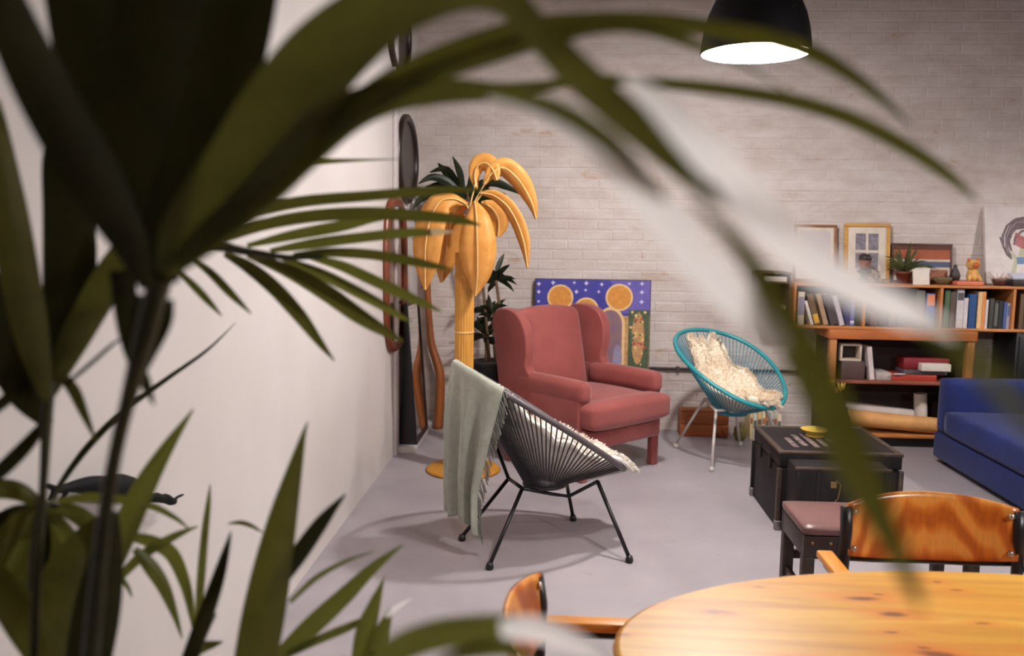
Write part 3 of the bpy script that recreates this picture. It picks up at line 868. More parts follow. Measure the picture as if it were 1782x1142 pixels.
lamp_leaves = [
    ([(812,356,5,LY), (790,346,20,LY-.05), (765,352,40,LY-.08), (748,385,50,LY-.10), (741,425,50,LY-.12), (740,462,40,LY-.12), (740,490,18,LY-.12), (740,505,3,LY-.12)], 34, 0.18),
    ([(815,356,6,LY+.03), (795,362,40,LY+.08), (783,395,60,LY+.12), (778,430,56,LY+.13), (772,465,30,LY+.13), (768,492,4,LY+.13)], 10, 0.2),
    ([(826,350,6,LY-.04), (829,375,42,LY-.10), (830,410,62,LY-.14), (831,445,64,LY-.15), (831,478,46,LY-.15), (829,500,22,LY-.14), (827,516,3,LY-.14)], 6, 0.22),
    ([(838,352,6,LY+.03), (855,362,28,LY+.10), (866,378,36,LY+.14), (868,396,30,LY+.15), (866,412,8,LY+.15)], 0, 0.2),
    ([(835,336,4,LY), (858,340,17,LY), (882,358,23,LY-.02), (900,388,24,LY-.03), (911,420,20,LY-.04), (916,448,10,LY-.04), (918,467,3,LY-.04)], 30, 0.25),
    ([(842,322,4,LY), (856,302,20,LY), (876,292,32,LY+.02), (898,308,34,LY+.03), (915,332,28,LY+.04), (927,358,16,LY+.04), (933,382,3,LY+.04)], 20, 0.3),
    ([(830,330,4,LY+.02), (826,306,18,LY+.03), (832,288,28,LY+.03), (846,284,32,LY+.02), (858,296,26,LY+.0), (865,314,6,LY-.02)], 15, 0.3),
]
for pts, tw, fo_ in lamp_leaves:
    lf = leaf('lamp_leaf', pts, AMBER, pl, fold=fo_, twist=tw, mode='at', solid=0.0025)
    stalk('rib', [(x, y, 3.0, d - 0.012) for x, y, w_, d in pts], RIBM, lf, mode='at', n=5)
for (a, b) in (((818,360), (828,318)), ((822,360), (846,316)), ((815,362), (800,348)), ((826,358), (840,336))):
    stalk('stem_wire', [(a[0], a[1]+25, 3, LY), (a[0], a[1], 3, LY), (b[0], b[1], 2.6, LY)], RIBM, pl, mode='at', n=5)

# ------------------------------------------------------------------ dracaena in a black pot
DR_GREEN = leafmat('dark_dracaena_leaf', srgb(44, 52, 30), srgb(28, 34, 20), rough=0.4, trans=0.12)
BARK = paint('brown_cane', srgb(112, 84, 60), rough=0.8, bump=0.3)
BLACKPOT = paint('black_plastic_pot', srgb(22, 20, 22), rough=0.45, bump=0.03)
SOIL = paint('potting_soil', srgb(52, 40, 32), rough=0.95, bump=0.6, bscale=40)
PY_ = 6.16
pz = at(857, 628, PY_)
dr = thing('potted_dracaena', 'tall dark leaved dracaena in a black pot behind the palm lamp', 'plant', (pz.x, PY_, 0))
MB().lathe([(0, 0), (0.12, 0), (0.125, 0.02), (0.15, pz.z-.03), (0.158, pz.z-.02), (0.158, pz.z), (0.146, pz.z), (0.142, pz.z-.03), (0, pz.z-.03)], 32).build('pot', BLACKPOT, dr, smooth=True)
MB().lathe([(0.143, pz.z-.03), (0.07, pz.z-.015), (0, pz.z-.012)], 24).build('soil', SOIL, dr, smooth=True)
rd = random.Random(21)
heads = [((852,628), (838,470), (812,330), 1.0, 10), ((862,630), (858,570), (854,540), 0.62, 22), ((846,630), (846,600), (842,580), 0.55, 18), ((866,632), (870,540), (862,478), 0.62, 22)]
for (a, b, c, s_, nl) in heads:
    A, B, C = at(*a, PY_), at(*b, PY_+.03), at(*c, PY_+.02)
    cane = MB().tube([A, A.lerp(B, .6), B, B.lerp(C, .6), C], 0.011, 8).build('cane', BARK, dr, world=True, smooth=True)
    for k in range(nl):
        an = 2*PI*k/nl*2.4 + rd.uniform(-.3, .3)
        el = rd.uniform(-0.1, 1.2)
        d = Vector((math.cos(an)*math.cos(el), math.sin(an)*math.cos(el)*0.7, math.sin(el)))
        Ln = rd.uniform(0.22, 0.34) * s_
        b0 = C - Vector((0, 0, rd.uniform(0, 0.12)*s_))
        g = 0.45 * Ln
        P = [b0 + d*Ln*k_ + Vector((0, 0, -g*k_*k_*math.cos(el))) for k_ in (0, .25, .5, .75, 1)]
        wd = 0.019 * (0.7 + 0.5*s_)
        ws = (0.006, wd*0.9, wd, wd*0.7, 0.001)
        m = MB(); vs = []
        for i_, p_ in enumerate(P):
            t = (P[min(i_+1, 4)] - P[max(i_-1, 0)]).normalized()
            sd = t.cross(Vector((0, 1, .5)))
            sd = sd.normalized() if sd.length > .01 else Vector((1, 0, 0))
            up = sd.cross(t)
            if p_.y > YB - .03: p_.y = YB - .03
            vs += [p_ - sd*ws[i_] + up*ws[i_]*.3, p_, p_ + sd*ws[i_] + up*ws[i_]*.3]
        for v_ in vs: v_.y = min(v_.y, YB - .02)
        m.add(vs, [(i_*3+j, i_*3+j+1, i_*3+j+4, i_*3+j+3) for i_ in range(4) for j in range(2)])
        m.build('leaf', DR_GREEN, cane, world=True, smooth=True, recalc=False)

crown = [[(808,345),(780,318),(752,308),(728,320)], [(806,340),(775,300),(762,284)], [(808,338),(800,300),(788,273)], [(806,345),(770,335),(735,345),(718,365)],
    [(805,350),(770,350),(742,352)], [(812,338),(822,305),(826,280)], [(815,340),(850,318),(880,325),(905,338)], [(815,345),(850,335),(880,338)], [(812,348),(848,352),(872,372),(890,374)],
    [(806,335),(778,296),(748,300)], [(804,340),(768,322),(740,326)], [(812,342),(840,330),(862,310)], [(806,350),(775,362),(752,385)], [(814,350),(845,345),(868,360)],
    [(808,336),(790,318),(776,300)], [(816,340),(838,318),(868,316)]]
for k, c in enumerate(crown):
    n = len(c); dd = rd.uniform(-.10, .10)
    leaf('leaf', [(x, y, (5, 15, 12, 2)[round(i*3/(n-1))], PY_ + .02 + dd*i/(n-1)) for i, (x, y) in enumerate(c)], DR_GREEN, dr, fold=.3, twist=rd.uniform(-25, 25), mode='at')
# ------------------------------------------------------------------ corner: mirrors, bent post
GLASS = paint('mirror_glass', (0.86, 0.86, 0.86, 1), (0.84, 0.84, 0.84, 1), rough=0.03, metal=1.0, bump=0)
DARK_REFL = paint('dark_reflection_glass', (0.045, 0.034, 0.032, 1), (0.036, 0.027, 0.026, 1), rough=0.3, spec=0.1, bump=0)  # dark reflection painted in as the colour of the glass
BROWN_REFL = paint('brown_reflection_glass', (0.34, 0.15, 0.08, 1), (0.26, 0.10, 0.05, 1), rough=0.12, metal=1.0, bump=0)  # tint stands in for the brown palm lamp reflected in the mirror
DARKFR = paint('dark_brown_frame', srgb(42, 24, 18), rough=0.4, bump=0.05)
REDW = wood('red_brown_wood', srgb(132, 66, 38), srgb(96, 44, 26), 'z', 5, 0.35)
def wall_mirror(name, label, cx, cy, wpx, hpx, mfr, mgl, square=2.0, fr=0.05):
    c = onx(cx, cy, XL)
    e0, e1 = onx(cx - wpx/2, cy, XL), onx(cx + wpx/2, cy, XL)
    hy = (e1.y - e0.y)/2; cyy = (e1.y + e0.y)/2
    hz = (onx(cx, cy - hpx/2, XL).z - onx(cx, cy + hpx/2, XL).z)/2
    t = thing(name, label, 'mirror', (XL + 0.002, cyy, c.z))
    n = 48
    def pt(k, s, x):
        a = 2*PI*k/n
        ca, sa = math.cos(a), math.sin(a)
        return Vector((x, math.copysign(abs(ca)**(2/square), ca)*(hy*1.0 - s), math.copysign(abs(sa)**(2/square), sa)*(hz - s)))
    m = MB()
    m.grid(lambda i, j: pt(round(i*n) % n, (0, 0.0, fr*0.5, fr, fr)[round(j*4)], (0.0, 0.022, 0.034, 0.024, 0.006)[round(j*4)]), n, 4, wrapu=True)
    m.build('frame', mfr, t, smooth=True)
    g = MB(); g.add([pt(k, fr*0.9, 0.010) for k in range(n)], [tuple(range(n))]); g.build('glass', mgl, t)
    return t
wall_mirror('round_mirror', 'dark framed oval mirror hanging beside the palm lamp leaves', 705, 277, 33, 156, DARKFR, DARK_REFL)
wall_mirror('round_mirror', 'dark framed oval mirror hanging highest in the corner', 690, 52, 38, 160, DARKFR, DARK_REFL)
wall_mirror('long_mirror', 'long red wood framed mirror with rounded ends below the oval mirrors', 684, 478, 36, 268, REDW, BROWN_REFL, 3.2, 0.06)
m0 = at(722, 790, 5.66); sm_top = at(712, 524, 5.9).z
Yn, Yf = m0.y + 0.02, m0.y + 0.50
xb, xt = XL + 0.125, XL + 0.058
sm = thing('standing_mirror', 'tall black framed mirror leaning in the corner by the brick wall', 'mirror', (XL + 0.07, (Yn+Yf)/2, 0.047))
W(MB().prism([(XL+.006, 0.047), (xb+.012, 0.047), (xt+.012, sm_top), (XL+.045, sm_top), (XL+.042, .55)], Yn-.012, Yn+.012, order='xz'), 'side_panel', BLACK_METAL, sm, bevel=0.002)
def lean(y0_, y1_, z0_, z1_, dx0, dx1):
    f = lambda z: xb + (xt - xb) * (z - 0.047) / (sm_top - 0.047)
    m = MB()
    vs = [(f(z)+dx, y, z) for z in (z0_, z1_) for y in (y0_, y1_) for dx in (dx0, dx1)]
    return m.add(vs, [(0,1,3,2), (4,6,7,5), (0,4,5,1), (2,3,7,6), (0,2,6,4), (1,5,7,3)])
W(lean(Yn+.012, Yf, 0.075, sm_top-.02, -0.01, 0.004), 'glass', GLASS, sm)
W(lean(Yf-.02, Yf+.004, 0.047, sm_top, -0.012, 0.012), 'frame_post', DARKFR, sm)
W(lean(Yn+.012, Yf, 0.047, 0.075, -0.012, 0.012), 'frame_rail', DARKFR, sm)
W(lean(Yn+.012, Yf, sm_top-.02, sm_top, -0.012, 0.012), 'frame_rail', DARKFR, sm)
ORW = wood('orange_brown_wood', srgb(168, 96, 44), srgb(120, 62, 28), 'z', 4, 0.4)
pts = [(742,440,12,6.43), (744,500,12,6.42), (747,560,13,6.41), (751,600,15,6.40), (762,636,17,6.39), (766,660,18,6.38), (765,700,18,6.37), (762,752,18,6.36)]
po = MB(); sp = spline(pts, 5)
po.tube([at(x, y, d) for x, y, w_, d in sp], [w_*d/FPX/2 for x, y, w_, d in sp], 10, flat=0.95)
zmin = min(v.z for v in po.v)
for v in po.v: v.z -= zmin * max(0, 1 - (v.z - zmin)/0.3)
tag(po.build('bent_wood_post', ORW, smooth=True), 'bent orange brown wooden post leaning on the brick wall', 'post')

# ------------------------------------------------------------------ big painting on the floor
CANV = paint('canvas_blue', srgb(40, 44, 140), srgb(62, 54, 150), rough=0.6, scale=9)
pb = at(1034, 486, 6.40)
pL, pR = at(931, 484, 6.42), at(1134, 488, 6.42)
pw_ = pR.x - pL.x; ph_ = pb.z + 0.0
art = thing('large_painting', 'unframed painting of gold haloed figures under a blue starry sky behind the armchair', 'painting', ((pL.x+pR.x)/2, 6.37, 0.0))
art.rotation_euler = (R(-3.6), 0, 0)
hw_ = pw_/2
MB().box((-hw_, 0, 0), (hw_, 0.03, ph_)).build('canvas', paint('canvas_edge', srgb(60, 52, 60), rough=0.7), art)
def flat(name, poly, d, mat):
    m = MB(); m.add([(x, -d, z) for x, z in poly], [tuple(range(len(poly)))]); return m.build(name, mat, art)
def px2(x, y):   # pixel on the painting to local
    return ((x-931)/203*pw_ - hw_, ph_ - (y-484-(x-931)*0.018)/195*0.825)
def disc(cx, cy, rx, ry=None, n=24, a0=0, a1=2*PI):
    c = px2(cx, cy); k = pw_/203
    ry = ry or rx
    return [(c[0]+math.cos(a0+(a1-a0)*i/n)*rx*k, c[1]+math.sin(a0+(a1-a0)*i/n)*ry*k) for i in range(n)]
e_ = 0.006
flat('night_sky', [(-hw_+e_, ph_-0.27), (hw_-e_, ph_-0.27), (hw_-e_, ph_-e_), (-hw_+e_, ph_-e_)], 0.001, CANV)
GOLDP = paint('gold_paint', srgb(222, 152, 62), srgb(196, 124, 44), rough=0.6, scale=30)
CREAMP = paint('cream_paint', srgb(240, 206, 150), srgb(226, 180, 120), rough=0.6, scale=30)
MAUVE = paint('mauve_paint', srgb(140, 104, 104), srgb(120, 96, 116), rough=0.6, scale=12)
TANP = paint('tan_paint', srgb(212, 168, 108), srgb(170, 120, 84), rough=0.6, scale=25)
GRNP = paint('garden_paint', srgb(88, 104, 66), srgb(44, 62, 44), rough=0.6, scale=45)
REDP = paint('red_dots', srgb(190, 80, 60), rough=0.6)
WHTP = paint('star_white', srgb(222, 214, 236), rough=0.6)
VIOP = paint('violet_paint', srgb(112, 96, 176), srgb(84, 74, 160), rough=0.6, scale=14)
flat('ground', [(-hw_+e_, 0.01), (hw_-e_, 0.01), (hw_-e_, ph_-0.27), (-hw_+e_, ph_-0.27)], 0.001, TANP)
flat('violet_sky', [(hw_-.22, ph_-.25), (hw_-e_, ph_-.25), (hw_-e_, ph_-e_), (hw_-.30, ph_-e_)], 0.0015, VIOP)
a_ = px2(1096, 540); b_ = px2(1132, 540)
flat('garden', [(a_[0], 0.02), (b_[0], 0.02), (b_[0], b_[1]), (a_[0], a_[1])], 0.002, GRNP)
for (cx, cy, r_) in ((976, 518, 23), (1079, 518, 24), (1022, 540, 22)):
    flat('halo_ring', disc(cx, cy, r_), 0.0025, CREAMP)
    flat('halo', disc(cx, cy, r_-3.5), 0.003, GOLDP)
def arch(x0, x1, ytop):
    c = px2((x0+x1)/2, ytop); r_ = (x1-x0)/2*pw_/203
    return [(c[0]-r_, 0.05)] + [(c[0]-r_*math.cos(PI*i/16), c[1]-r_*1.3+r_*1.3*math.sin(PI*i/16)) for i in range(17)] + [(c[0]+r_, 0.05)]
flat('figure_edge', arch(1040, 1090, 535), 0.0028, CREAMP)
flat('figure', arch(1044, 1085, 540), 0.0034, MAUVE)
flat('figure', arch(960, 996, 540), 0.0032, MAUVE)
flat('pale_sleeve', disc(1053, 572, 9, 20), 0.0038, paint('lilac_paint', srgb(176, 150, 160), rough=0.6))
flat('pale_robe', disc(1078, 625, 8, 24), 0.0038, paint('blue_grey_paint', srgb(150, 140, 170), rough=0.6))
flat('flower_panel', disc(1113, 590, 11, 46), 0.0026, TANP)
rs = random.Random(4)
for k in range(40):
    flat('painted_dot', disc(1113 + rs.uniform(-13, 13), 590 + rs.uniform(-48, 50), rs.uniform(1.6, 3.2), n=6), 0.0030 + k*0.00002, rs.choice((REDP, GRNP, CREAMP, GRNP)))
for (cx, cy) in ((938, 494), (938, 508), (938, 525), (963, 492), (1000, 492), (1021, 493), (1004, 508), (1020, 505), (1043, 508), (1048, 495), (1118, 494), (1118, 509), (1118, 526), (1096, 494)):
    r_ = rs.uniform(3.2, 4.8); c = px2(cx, cy); k = pw_/203
    star = [(c[0]+math.cos(PI*i/4)*r_*k*(1 if i % 2 == 0 else .45), c[1]+math.sin(PI*i/4)*r_*k*(1 if i % 2 == 0 else .45)) for i in range(8)]
    flat('star', star, 0.0022, WHTP)

# ------------------------------------------------------------------ things on the floor by the wall
CRATE = wood('orange_crate_wood', srgb(184, 104, 52), srgb(150, 78, 36), 'x', 5, 0.5)
a_, b_ = at(1184, 735, 6.32), at(1268, 735, 6.32)
h_ = at(1225, 716, 6.32).z
cr = thing('wooden_box', 'low orange wooden box on the floor behind the turquoise chair', 'box', ((a_.x+b_.x)/2, 6.39, 0))
hx = (b_.x-a_.x)/2
for k in range(2):
    z0_ = 0.0 + k*(h_-.006)/2
    for yy in (-.07, .058):
        MB().box((-hx, yy, z0_+.002), (hx, yy+.012, z0_+(h_-.006)/2-.002)).build('plank', CRATE, cr, bevel=0.002)
for s in (-1, 1):
    MB().box((s*hx-.012*(s > 0), -.058, 0), (s*hx+.012*(s < 0), .058, h_-.006)).build('end_board', CRATE, cr)
MB().box((-hx, -.07, h_-.006), (hx, .07, h_+.004)).build('lid', CRATE, cr, bevel=0.002)
mcols = [(236, 214, 160), (230, 226, 214), (224, 190, 130), (232, 220, 190), (206, 130, 80), (222, 214, 206), (200, 190, 170), (228, 206, 178)]
mnames = ['cream', 'white', 'straw yellow', 'ivory', 'orange', 'pale grey', 'stone', 'beige']
x = at(1301, 735, 6.36).x
for k, c in enumerate(mcols):
    wd = 0.022 + 0.012*((k*7) % 3)/2
    hh = at(1330, 712, 6.36).z - 0.012*((k*5) % 3)
    m = thing('magazine_file', '%s spined magazine file standing on the floor beyond the trunk' % mnames[k], 'magazine', (x+wd/2, 6.38, 0), 0, 'magazines on the floor by the wall')
    MB().box((-wd/2+.001, -.10, 0), (wd/2-.001, .09, hh)).build('cover', paint('mag_%d' % k, srgb(*c), rough=0.6, bump=0), m, bevel=0.002)
    MB().box((-wd/2+.004, -.1008, hh*0.55), (wd/2-.004, -.1, hh*0.75)).build('spine_label', paint('mag_lab_%d' % (k % 3), [srgb(180, 90, 60), srgb(90, 110, 90), srgb(120, 100, 90)][k % 3], rough=0.6, bump=0), m)
    x += wd + 0.001
op = at(1289, 737, 6.2)
ov = MB().lathe([(0, 0), (0.03, 0), (0.05, 0.04), (0.046, 0.085), (0.03, 0.11), (0.034, 0.125), (0.026, 0.125), (0, 0.1)], 20, M=Matrix.Translation((op.x+.01, 6.25, 0)))
tag(ov.build('small_vase', paint('olive_ceramic', srgb(120, 108, 50), rough=0.4, bump=0.1), smooth=True), 'small olive ceramic vase on the floor behind the trunk corner', 'vase')

# ------------------------------------------------------------------ cabinet and bookshelf
HONEY = wood('honey_wood', srgb(196, 130, 72), srgb(164, 98, 48), 'x', 4, 0.45)
HONEYV = wood('honey_wood_upright', srgb(192, 128, 70), srgb(160, 96, 48), 'z', 4, 0.45)
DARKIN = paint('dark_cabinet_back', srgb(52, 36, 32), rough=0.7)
REDSH = paint('red_brown_shelf', srgb(140, 78, 58), srgb(110, 56, 42), rough=0.45, scale=6)
SF, SB = 6.15, 6.478
zs_top = at(1640, 497, SF).z; zs_bot = at(1640, 576, SF).z
xl = at(1381, 530, SF).x; xr_ = at(1990, 530, SF).x
shf = thing('bookshelf', 'long low honey wood bookshelf standing on the cabinet along the brick wall', 'bookshelf', ((xl+xr_)/2, SF, zs_bot - .0))
bth = 0.018
W(MB().box((xl, SF, zs_top-bth), (xr_, SB, zs_top)), 'top_board', HONEY, shf, bevel=0.002)
W(MB().box((xl, SF, zs_bot), (xr_, SB, zs_bot+bth)), 'bottom_board', HONEY, shf, bevel=0.002)
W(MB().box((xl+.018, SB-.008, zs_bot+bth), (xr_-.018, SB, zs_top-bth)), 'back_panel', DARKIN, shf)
divs = [xl, at(1503, 530, SF).x, at(1636, 530, SF).x, at(1763, 530, SF).x, xr_-.018]
for d_ in divs:
    W(MB().box((d_, SF+.002, zs_bot+bth), (d_+.018, SB-.008 if d_ not in (xl, xr_-.018) else SB, zs_top-bth)), 'divider', HONEYV, shf)
# cabinet below
cxl, cxr = at(1444, 600, SF-.02).x, at(1697, 600, SF-.02).x
cab = thing('open_cabinet', 'open honey wood cabinet with dark back below the bookshelf', 'cabinet', ((cxl+cxr)/2, SF, 0))
CF = SF - 0.02
ztb = at(1560, 592, CF).z
W(MB().box((cxl-.01, CF-.01, ztb), (cxr+.01, SB, zs_bot-.001)), 'top_board', wood('orange_board', srgb(190, 112, 56), srgb(160, 86, 40), 'x', 4, 0.4), cab, bevel=0.003)
zsm = at(1545, 664, CF).z; zsb = at(1545, 757, CF).z
for d_ in (cxl, cxr-.05):
    W(MB().box((d_, CF, 0), (d_+.05, CF+.05, ztb)), 'post', HONEYV, cab, bevel=0.003)
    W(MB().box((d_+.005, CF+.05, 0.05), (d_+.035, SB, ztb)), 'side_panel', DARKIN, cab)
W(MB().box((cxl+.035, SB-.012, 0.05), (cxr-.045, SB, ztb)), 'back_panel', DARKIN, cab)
W(MB().box((cxl+.05, CF+.004, zsm-.022), (cxr-.05, SB-.012, zsm)), 'shelf', REDSH, cab, bevel=0.002)
W(MB().box((cxl+.05, CF+.004, zsb-.022), (cxr-.05, SB-.012, zsb)), 'shelf', HONEY, cab, bevel=0.002)
W(MB().box((cxl+.05, CF+.05, 0), (cxr-.05, CF+.07, zsb-.022)), 'plinth', BLACK_METAL, cab)
# black support box at the right end of the shelf
bxr = at(1768, 620, SF).x
sb_ = thing('shelf_support', 'black painted box carrying the right end of the bookshelf', 'box', (bxr+.3, SF+.16, 0))
W(MB().box((bxr, SF+.01, 0), (bxr+.6, SB, zs_bot-.001)), 'carcass', BLACKPOT, sb_, bevel=0.003)
W(MB().box((bxr+.02, SF, 0.30), (bxr+.58, SF+.01, zs_bot-.03)), 'front', BLACKPOT, sb_, bevel=0.002)
# small crate hung on the wall left of the bookshelf
kx0, kx1 = at(1324, 500, 6.2).x, xl - .004
kz, kz0 = at(1350, 474, 6.2).z, at(1350, 545, 6.2).z
kt = thing('wall_crate', 'small dark wooden crate of papers hung left of the bookshelf', 'shelf', ((kx0+kx1)/2, 6.34, kz0))
KW = wood('dark_crate_wood', srgb(110, 84, 60), srgb(80, 58, 42), 'z', 4, 0.6)
for s in (kx0, kx1-.012):
    W(MB().box((s, 6.22, kz0), (s+.012, 6.492, kz)), 'side_board', KW, kt)
W(MB().box((kx0+.012, 6.482, kz0), (kx1-.012, 6.494, kz)), 'back_board', KW, kt)
for zz in (kz0, kz-.08, kz-.012):
    W(MB().box((kx0+.012, 6.22, zz), (kx1-.012, 6.482, zz+.012)), 'shelf_board', KW, kt)
for k, zz in enumerate((kz0+.0125, kz-.0675)):
    o = MB().box((kx0+.025, 6.23, zz), (kx1-.03, 6.43, zz+.035)).build('paper_stack', paint('paper_white', srgb(226, 214, 202), rough=0.8, bump=0))
    tag(o, ['lower white paper stack in the small wall crate', 'upper white paper stack in the small wall crate'][k], 'paper', 'papers in the wall crate')

# ------------------------------------------------------------------ books
def book(x0p, x1p, ytop, ybot, col, label, lean_=0.0, Y=SF+.03, depth=0.16, band=None, base=None, group='books on the bookshelf'):
    base = zs_bot + bth if base is None else base
    a, b = at(x0p, ybot, Y).x, at(x1p, ybot, Y).x
    h = at((x0p+x1p)/2, ytop, Y).z - base
    wd = b - a
    lr = R(lean_)
    off = 0.0
    if lean_ < 0: off = 0.0
    t = thing('book', label, 'book', (b if lean_ > 0 else a, Y, base + 0.0005), 0, group)
    t.rotation_euler = (0, lr, 0)
    x0, x1 = (-wd, 0) if lean_ > 0 else (0, wd)
    k = 'book_%d_%d_%d' % col
    mt = paint(k, srgb(*col), tuple(c*0.75 for c in srgb(*col)[:3])+(1,), rough=0.55, scale=30, bump=0.0)
    MB().box((x0, 0, 0), (x0+.003, depth, h)).build('cover_board', mt, t)
    MB().box((x1-.003, 0, 0), (x1, depth, h)).build('cover_board', mt, t)
    MB().box((x0+.003, 0, 0), (x1-.003, .004, h)).build('spine', mt, t)
    MB().box((x0+.003, .004, .004), (x1-.003, depth-.005, h-.004)).build('pages', paint('page_cream', srgb(226, 214, 192), rough=0.8, bump=0), t)
    if band:
        c2, f0, f1 = band
        MB().box((x0+.002, -.0008, h*f0), (x1-.002, 0, h*f1)).build('spine_label', paint('bookband_%d_%d_%d' % c2, srgb(*c2), rough=0.55, bump=0), t)
    return t
B = [
 (1387,1398,508,564,(222,206,186),'thick cream book upright at the left end of the bookshelf',0,((150,140,160),.3,.85)),
 (1411,1416,523,562,(226,214,204),'thin white book leaning beside the thick cream book',-17,None),
 (1418,1428,512,563,(110,84,60),'brown book with green and orange cover leaning among white ones',-17,((210,160,60),.05,.35)),
 (1434,1442,510,565,(166,134,104),'tan spined book leaning against a dark one',-17,None),
 (1446,1458,512,565,(74,60,62),'dark grey book leaning under a white one',-17,None),
 (1462,1470,513,566,(206,192,200),'slim white book leaning over the dark grey one',-17,None),
 (1479,1486,522,566,(120,118,168),'violet blue spined book upright past the leaning row',0,((220,220,226),.1,.2)),
 (1486.8,1492,538,566,(60,70,52),'short dark green book before the first divider',0,None),
 (1492.5,1498,536,566,(84,60,44),'short brown book touching the first divider',0,None),
 (1514,1526,545,568,(86,40,42),'dark maroon book low in the second compartment',0,None),
 (1530,1540,540,568,(60,36,44),'deep plum book in the second compartment',0,None),
 (1546,1556,536,569,(90,70,70),'dusty brown book in the middle of the second compartment',0,None),
 (1562,1574,530,569,(70,52,60),'dark mauve book in the second compartment',0,None),
 (1592,1606,506,570,(96,96,84),'tall grey book next to the orange and blue one',0,None),
 (1610,1624,511,570,(58,92,168),'blue book with an orange upper band on its spine',0,((222,128,82),.64,.97)),
 (1641,1650,505,571,(74,96,66),'green book right after the second divider',0,None),
 (1651,1660,508,571,(92,72,66),'brown book between green and white spines',0,None),
 (1662.5,1674,504,572,(214,204,204),'tall white book with dark mark on its spine',0,((80,76,80),.72,.92)),
 (1674.8,1682,519,572,(216,206,208),'shorter white book left of the blue one',0,None),
 (1684,1696,512,572,(36,72,124),'dark blue book between white spines',0,None),
 (1699,1706,508,573,(230,190,140),'cream orange book right of the dark blue one',0,None),
 (1706.5,1712,508,573,(222,140,70),'bright orange book beside the cream orange one',0,None),
 (1712.8,1717,522,573,(216,206,206),'thin white book right of the bright orange one',0,None),
 (1720,1727,520,573,(60,58,50),'dark olive book starting the black row',0,None),
 (1728,1735,523,574,(26,26,26),'black book, left one of the black pair',0,((90,90,84),.1,.9)),
 (1736,1743,524,574,(34,34,36),'black book, right one of the black pair',0,None),
 (1744.5,1750,526,574,(60,80,130),'navy book leaning on the last white one',0,None),
 (1750.5,1755,528,574,(214,208,220),'white book last before the third divider',0,((120,140,190),.5,.9)),
 (1772,1779,512,575,(90,66,44),'brown book beyond the third divider',0,None),
 (1780,1788,514,575,(70,60,50),'dark book at the right edge of the picture',0,None),
]
for (a, b, yt, yb_, c, lab, ln, band) in B:
    book(a, b, yt, yb_, c, lab, ln, band=band)

# ------------------------------------------------------------------ on the cabinet shelf
Yc = CF + .04
def px_box(name, label, cat, x0, x1, y0, y1, Y, dep, mat, base, bev=0.002, group=None):
    a, b = at(x0, y1, Y), at(x1, y1, Y)
    zt_ = at((x0+x1)/2, y0, Y).z
    o = MB().box((a.x, Y, base), (b.x, Y+dep, zt_)).build(name, mat, bevel=bev)
    return tag(o, label, cat, group), a.x, b.x, zt_
PAPER = paint('paper_white', srgb(226, 214, 202), rough=0.8, bump=0)
_, dx0, dx1, dz = px_box('storage_box', 'dark brown storage box under the small white frame', 'box', 1463, 1504, 629, 662, Yc, 0.2, paint('dark_brown_box', srgb(78, 56, 54), rough=0.6), zsm+.0005)
fx0, fx1 = at(1463, 612, Yc).x, at(1500, 612, Yc).x
fz1 = at(1482, 599, Yc).z
wf = thing('shadow_frame', 'small open white frame on top of the dark brown box', 'frame', ((fx0+fx1)/2, Yc, dz+.001))
hx, hh = (fx1-fx0)/2, fz1-dz-.001
WF = paint('white_frame_wood', srgb(206, 186, 168), rough=0.6)
for (a, b) in (((-hx, 0, 0), (hx, .10, .014)), ((-hx, 0, hh-.014), (hx, .10, hh)), ((-hx, 0, .014), (-hx+.014, .10, hh-.014)), ((hx-.014, 0, .014), (hx, .10, hh-.014))):
    MB().box(a, b).build('frame_side', WF, wf, bevel=0.002)
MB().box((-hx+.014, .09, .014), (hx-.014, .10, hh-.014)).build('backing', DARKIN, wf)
book(1514, 1522, 604, 661, (216,200,196), 'white book leaning on the cabinet shelf beside the box', -8, Y=Yc, base=zsm, group='books in the cabinet')
px_box('folder', 'red folder lying flat on the cabinet shelf', 'folder', 1552, 1630, 653, 660, Yc, 0.22, paint('red_card', srgb(168, 56, 40), rough=0.5, bump=0), zsm+.0005)
fz = at(1590, 653, Yc).z
px_box('paper_stack', 'grey topped paper stack lying left on the cabinet shelf', 'paper', 1525, 1551, 649, 660, Yc+.01, 0.2, paint('grey_paper', srgb(176, 164, 160), rough=0.7, bump=0), zsm+.0005)
_, _, _, bz = px_box('book', 'dark book lying flat beneath the red one in the cabinet', 'book', 1572, 1648, 645, 653, Yc+.02, 0.17, paint('dark_grey_cover', srgb(90, 82, 86), rough=0.5, bump=0), fz+.001, group='books in the cabinet')
_, _, _, bz2 = px_box('book', 'dark red book lying flat on the pile in the cabinet', 'book', 1572, 1652, 624, 644, Yc+.05, 0.15, paint('dark_red_cover', srgb(120, 26, 34), rough=0.45, bump=0), bz+.001, group='books in the cabinet')
_, _, _, _b = px_box('notebook', 'white notebook lying in front of the dark red book', 'notebook', 1604, 1655, 634, 645, Yc-.02, 0.066, PAPER, bz+.001, group='books in the cabinet')
sx_ = at(1575, 640, Yc)
for k in range(3):
    y_ = Yc - .012 + .011*k
    o = MB().tube([(sx_.x-.085+k*.012, y_, fz+.0052), (sx_.x-.02+k*.012, y_, fz+.0052), (sx_.x-.012+k*.012, y_, fz+.0052)], [.0042, .0042, .001], 8).build('pen', paint('grey_pen', srgb(190, 184, 184), rough=0.35, bump=0), smooth=True)
    tag(o, ['grey pen nearest the front edge of the red folder', 'middle grey pen of three on the red folder', 'rearmost grey pen of three on the red folder'][k], 'pen', 'pens on the red folder')
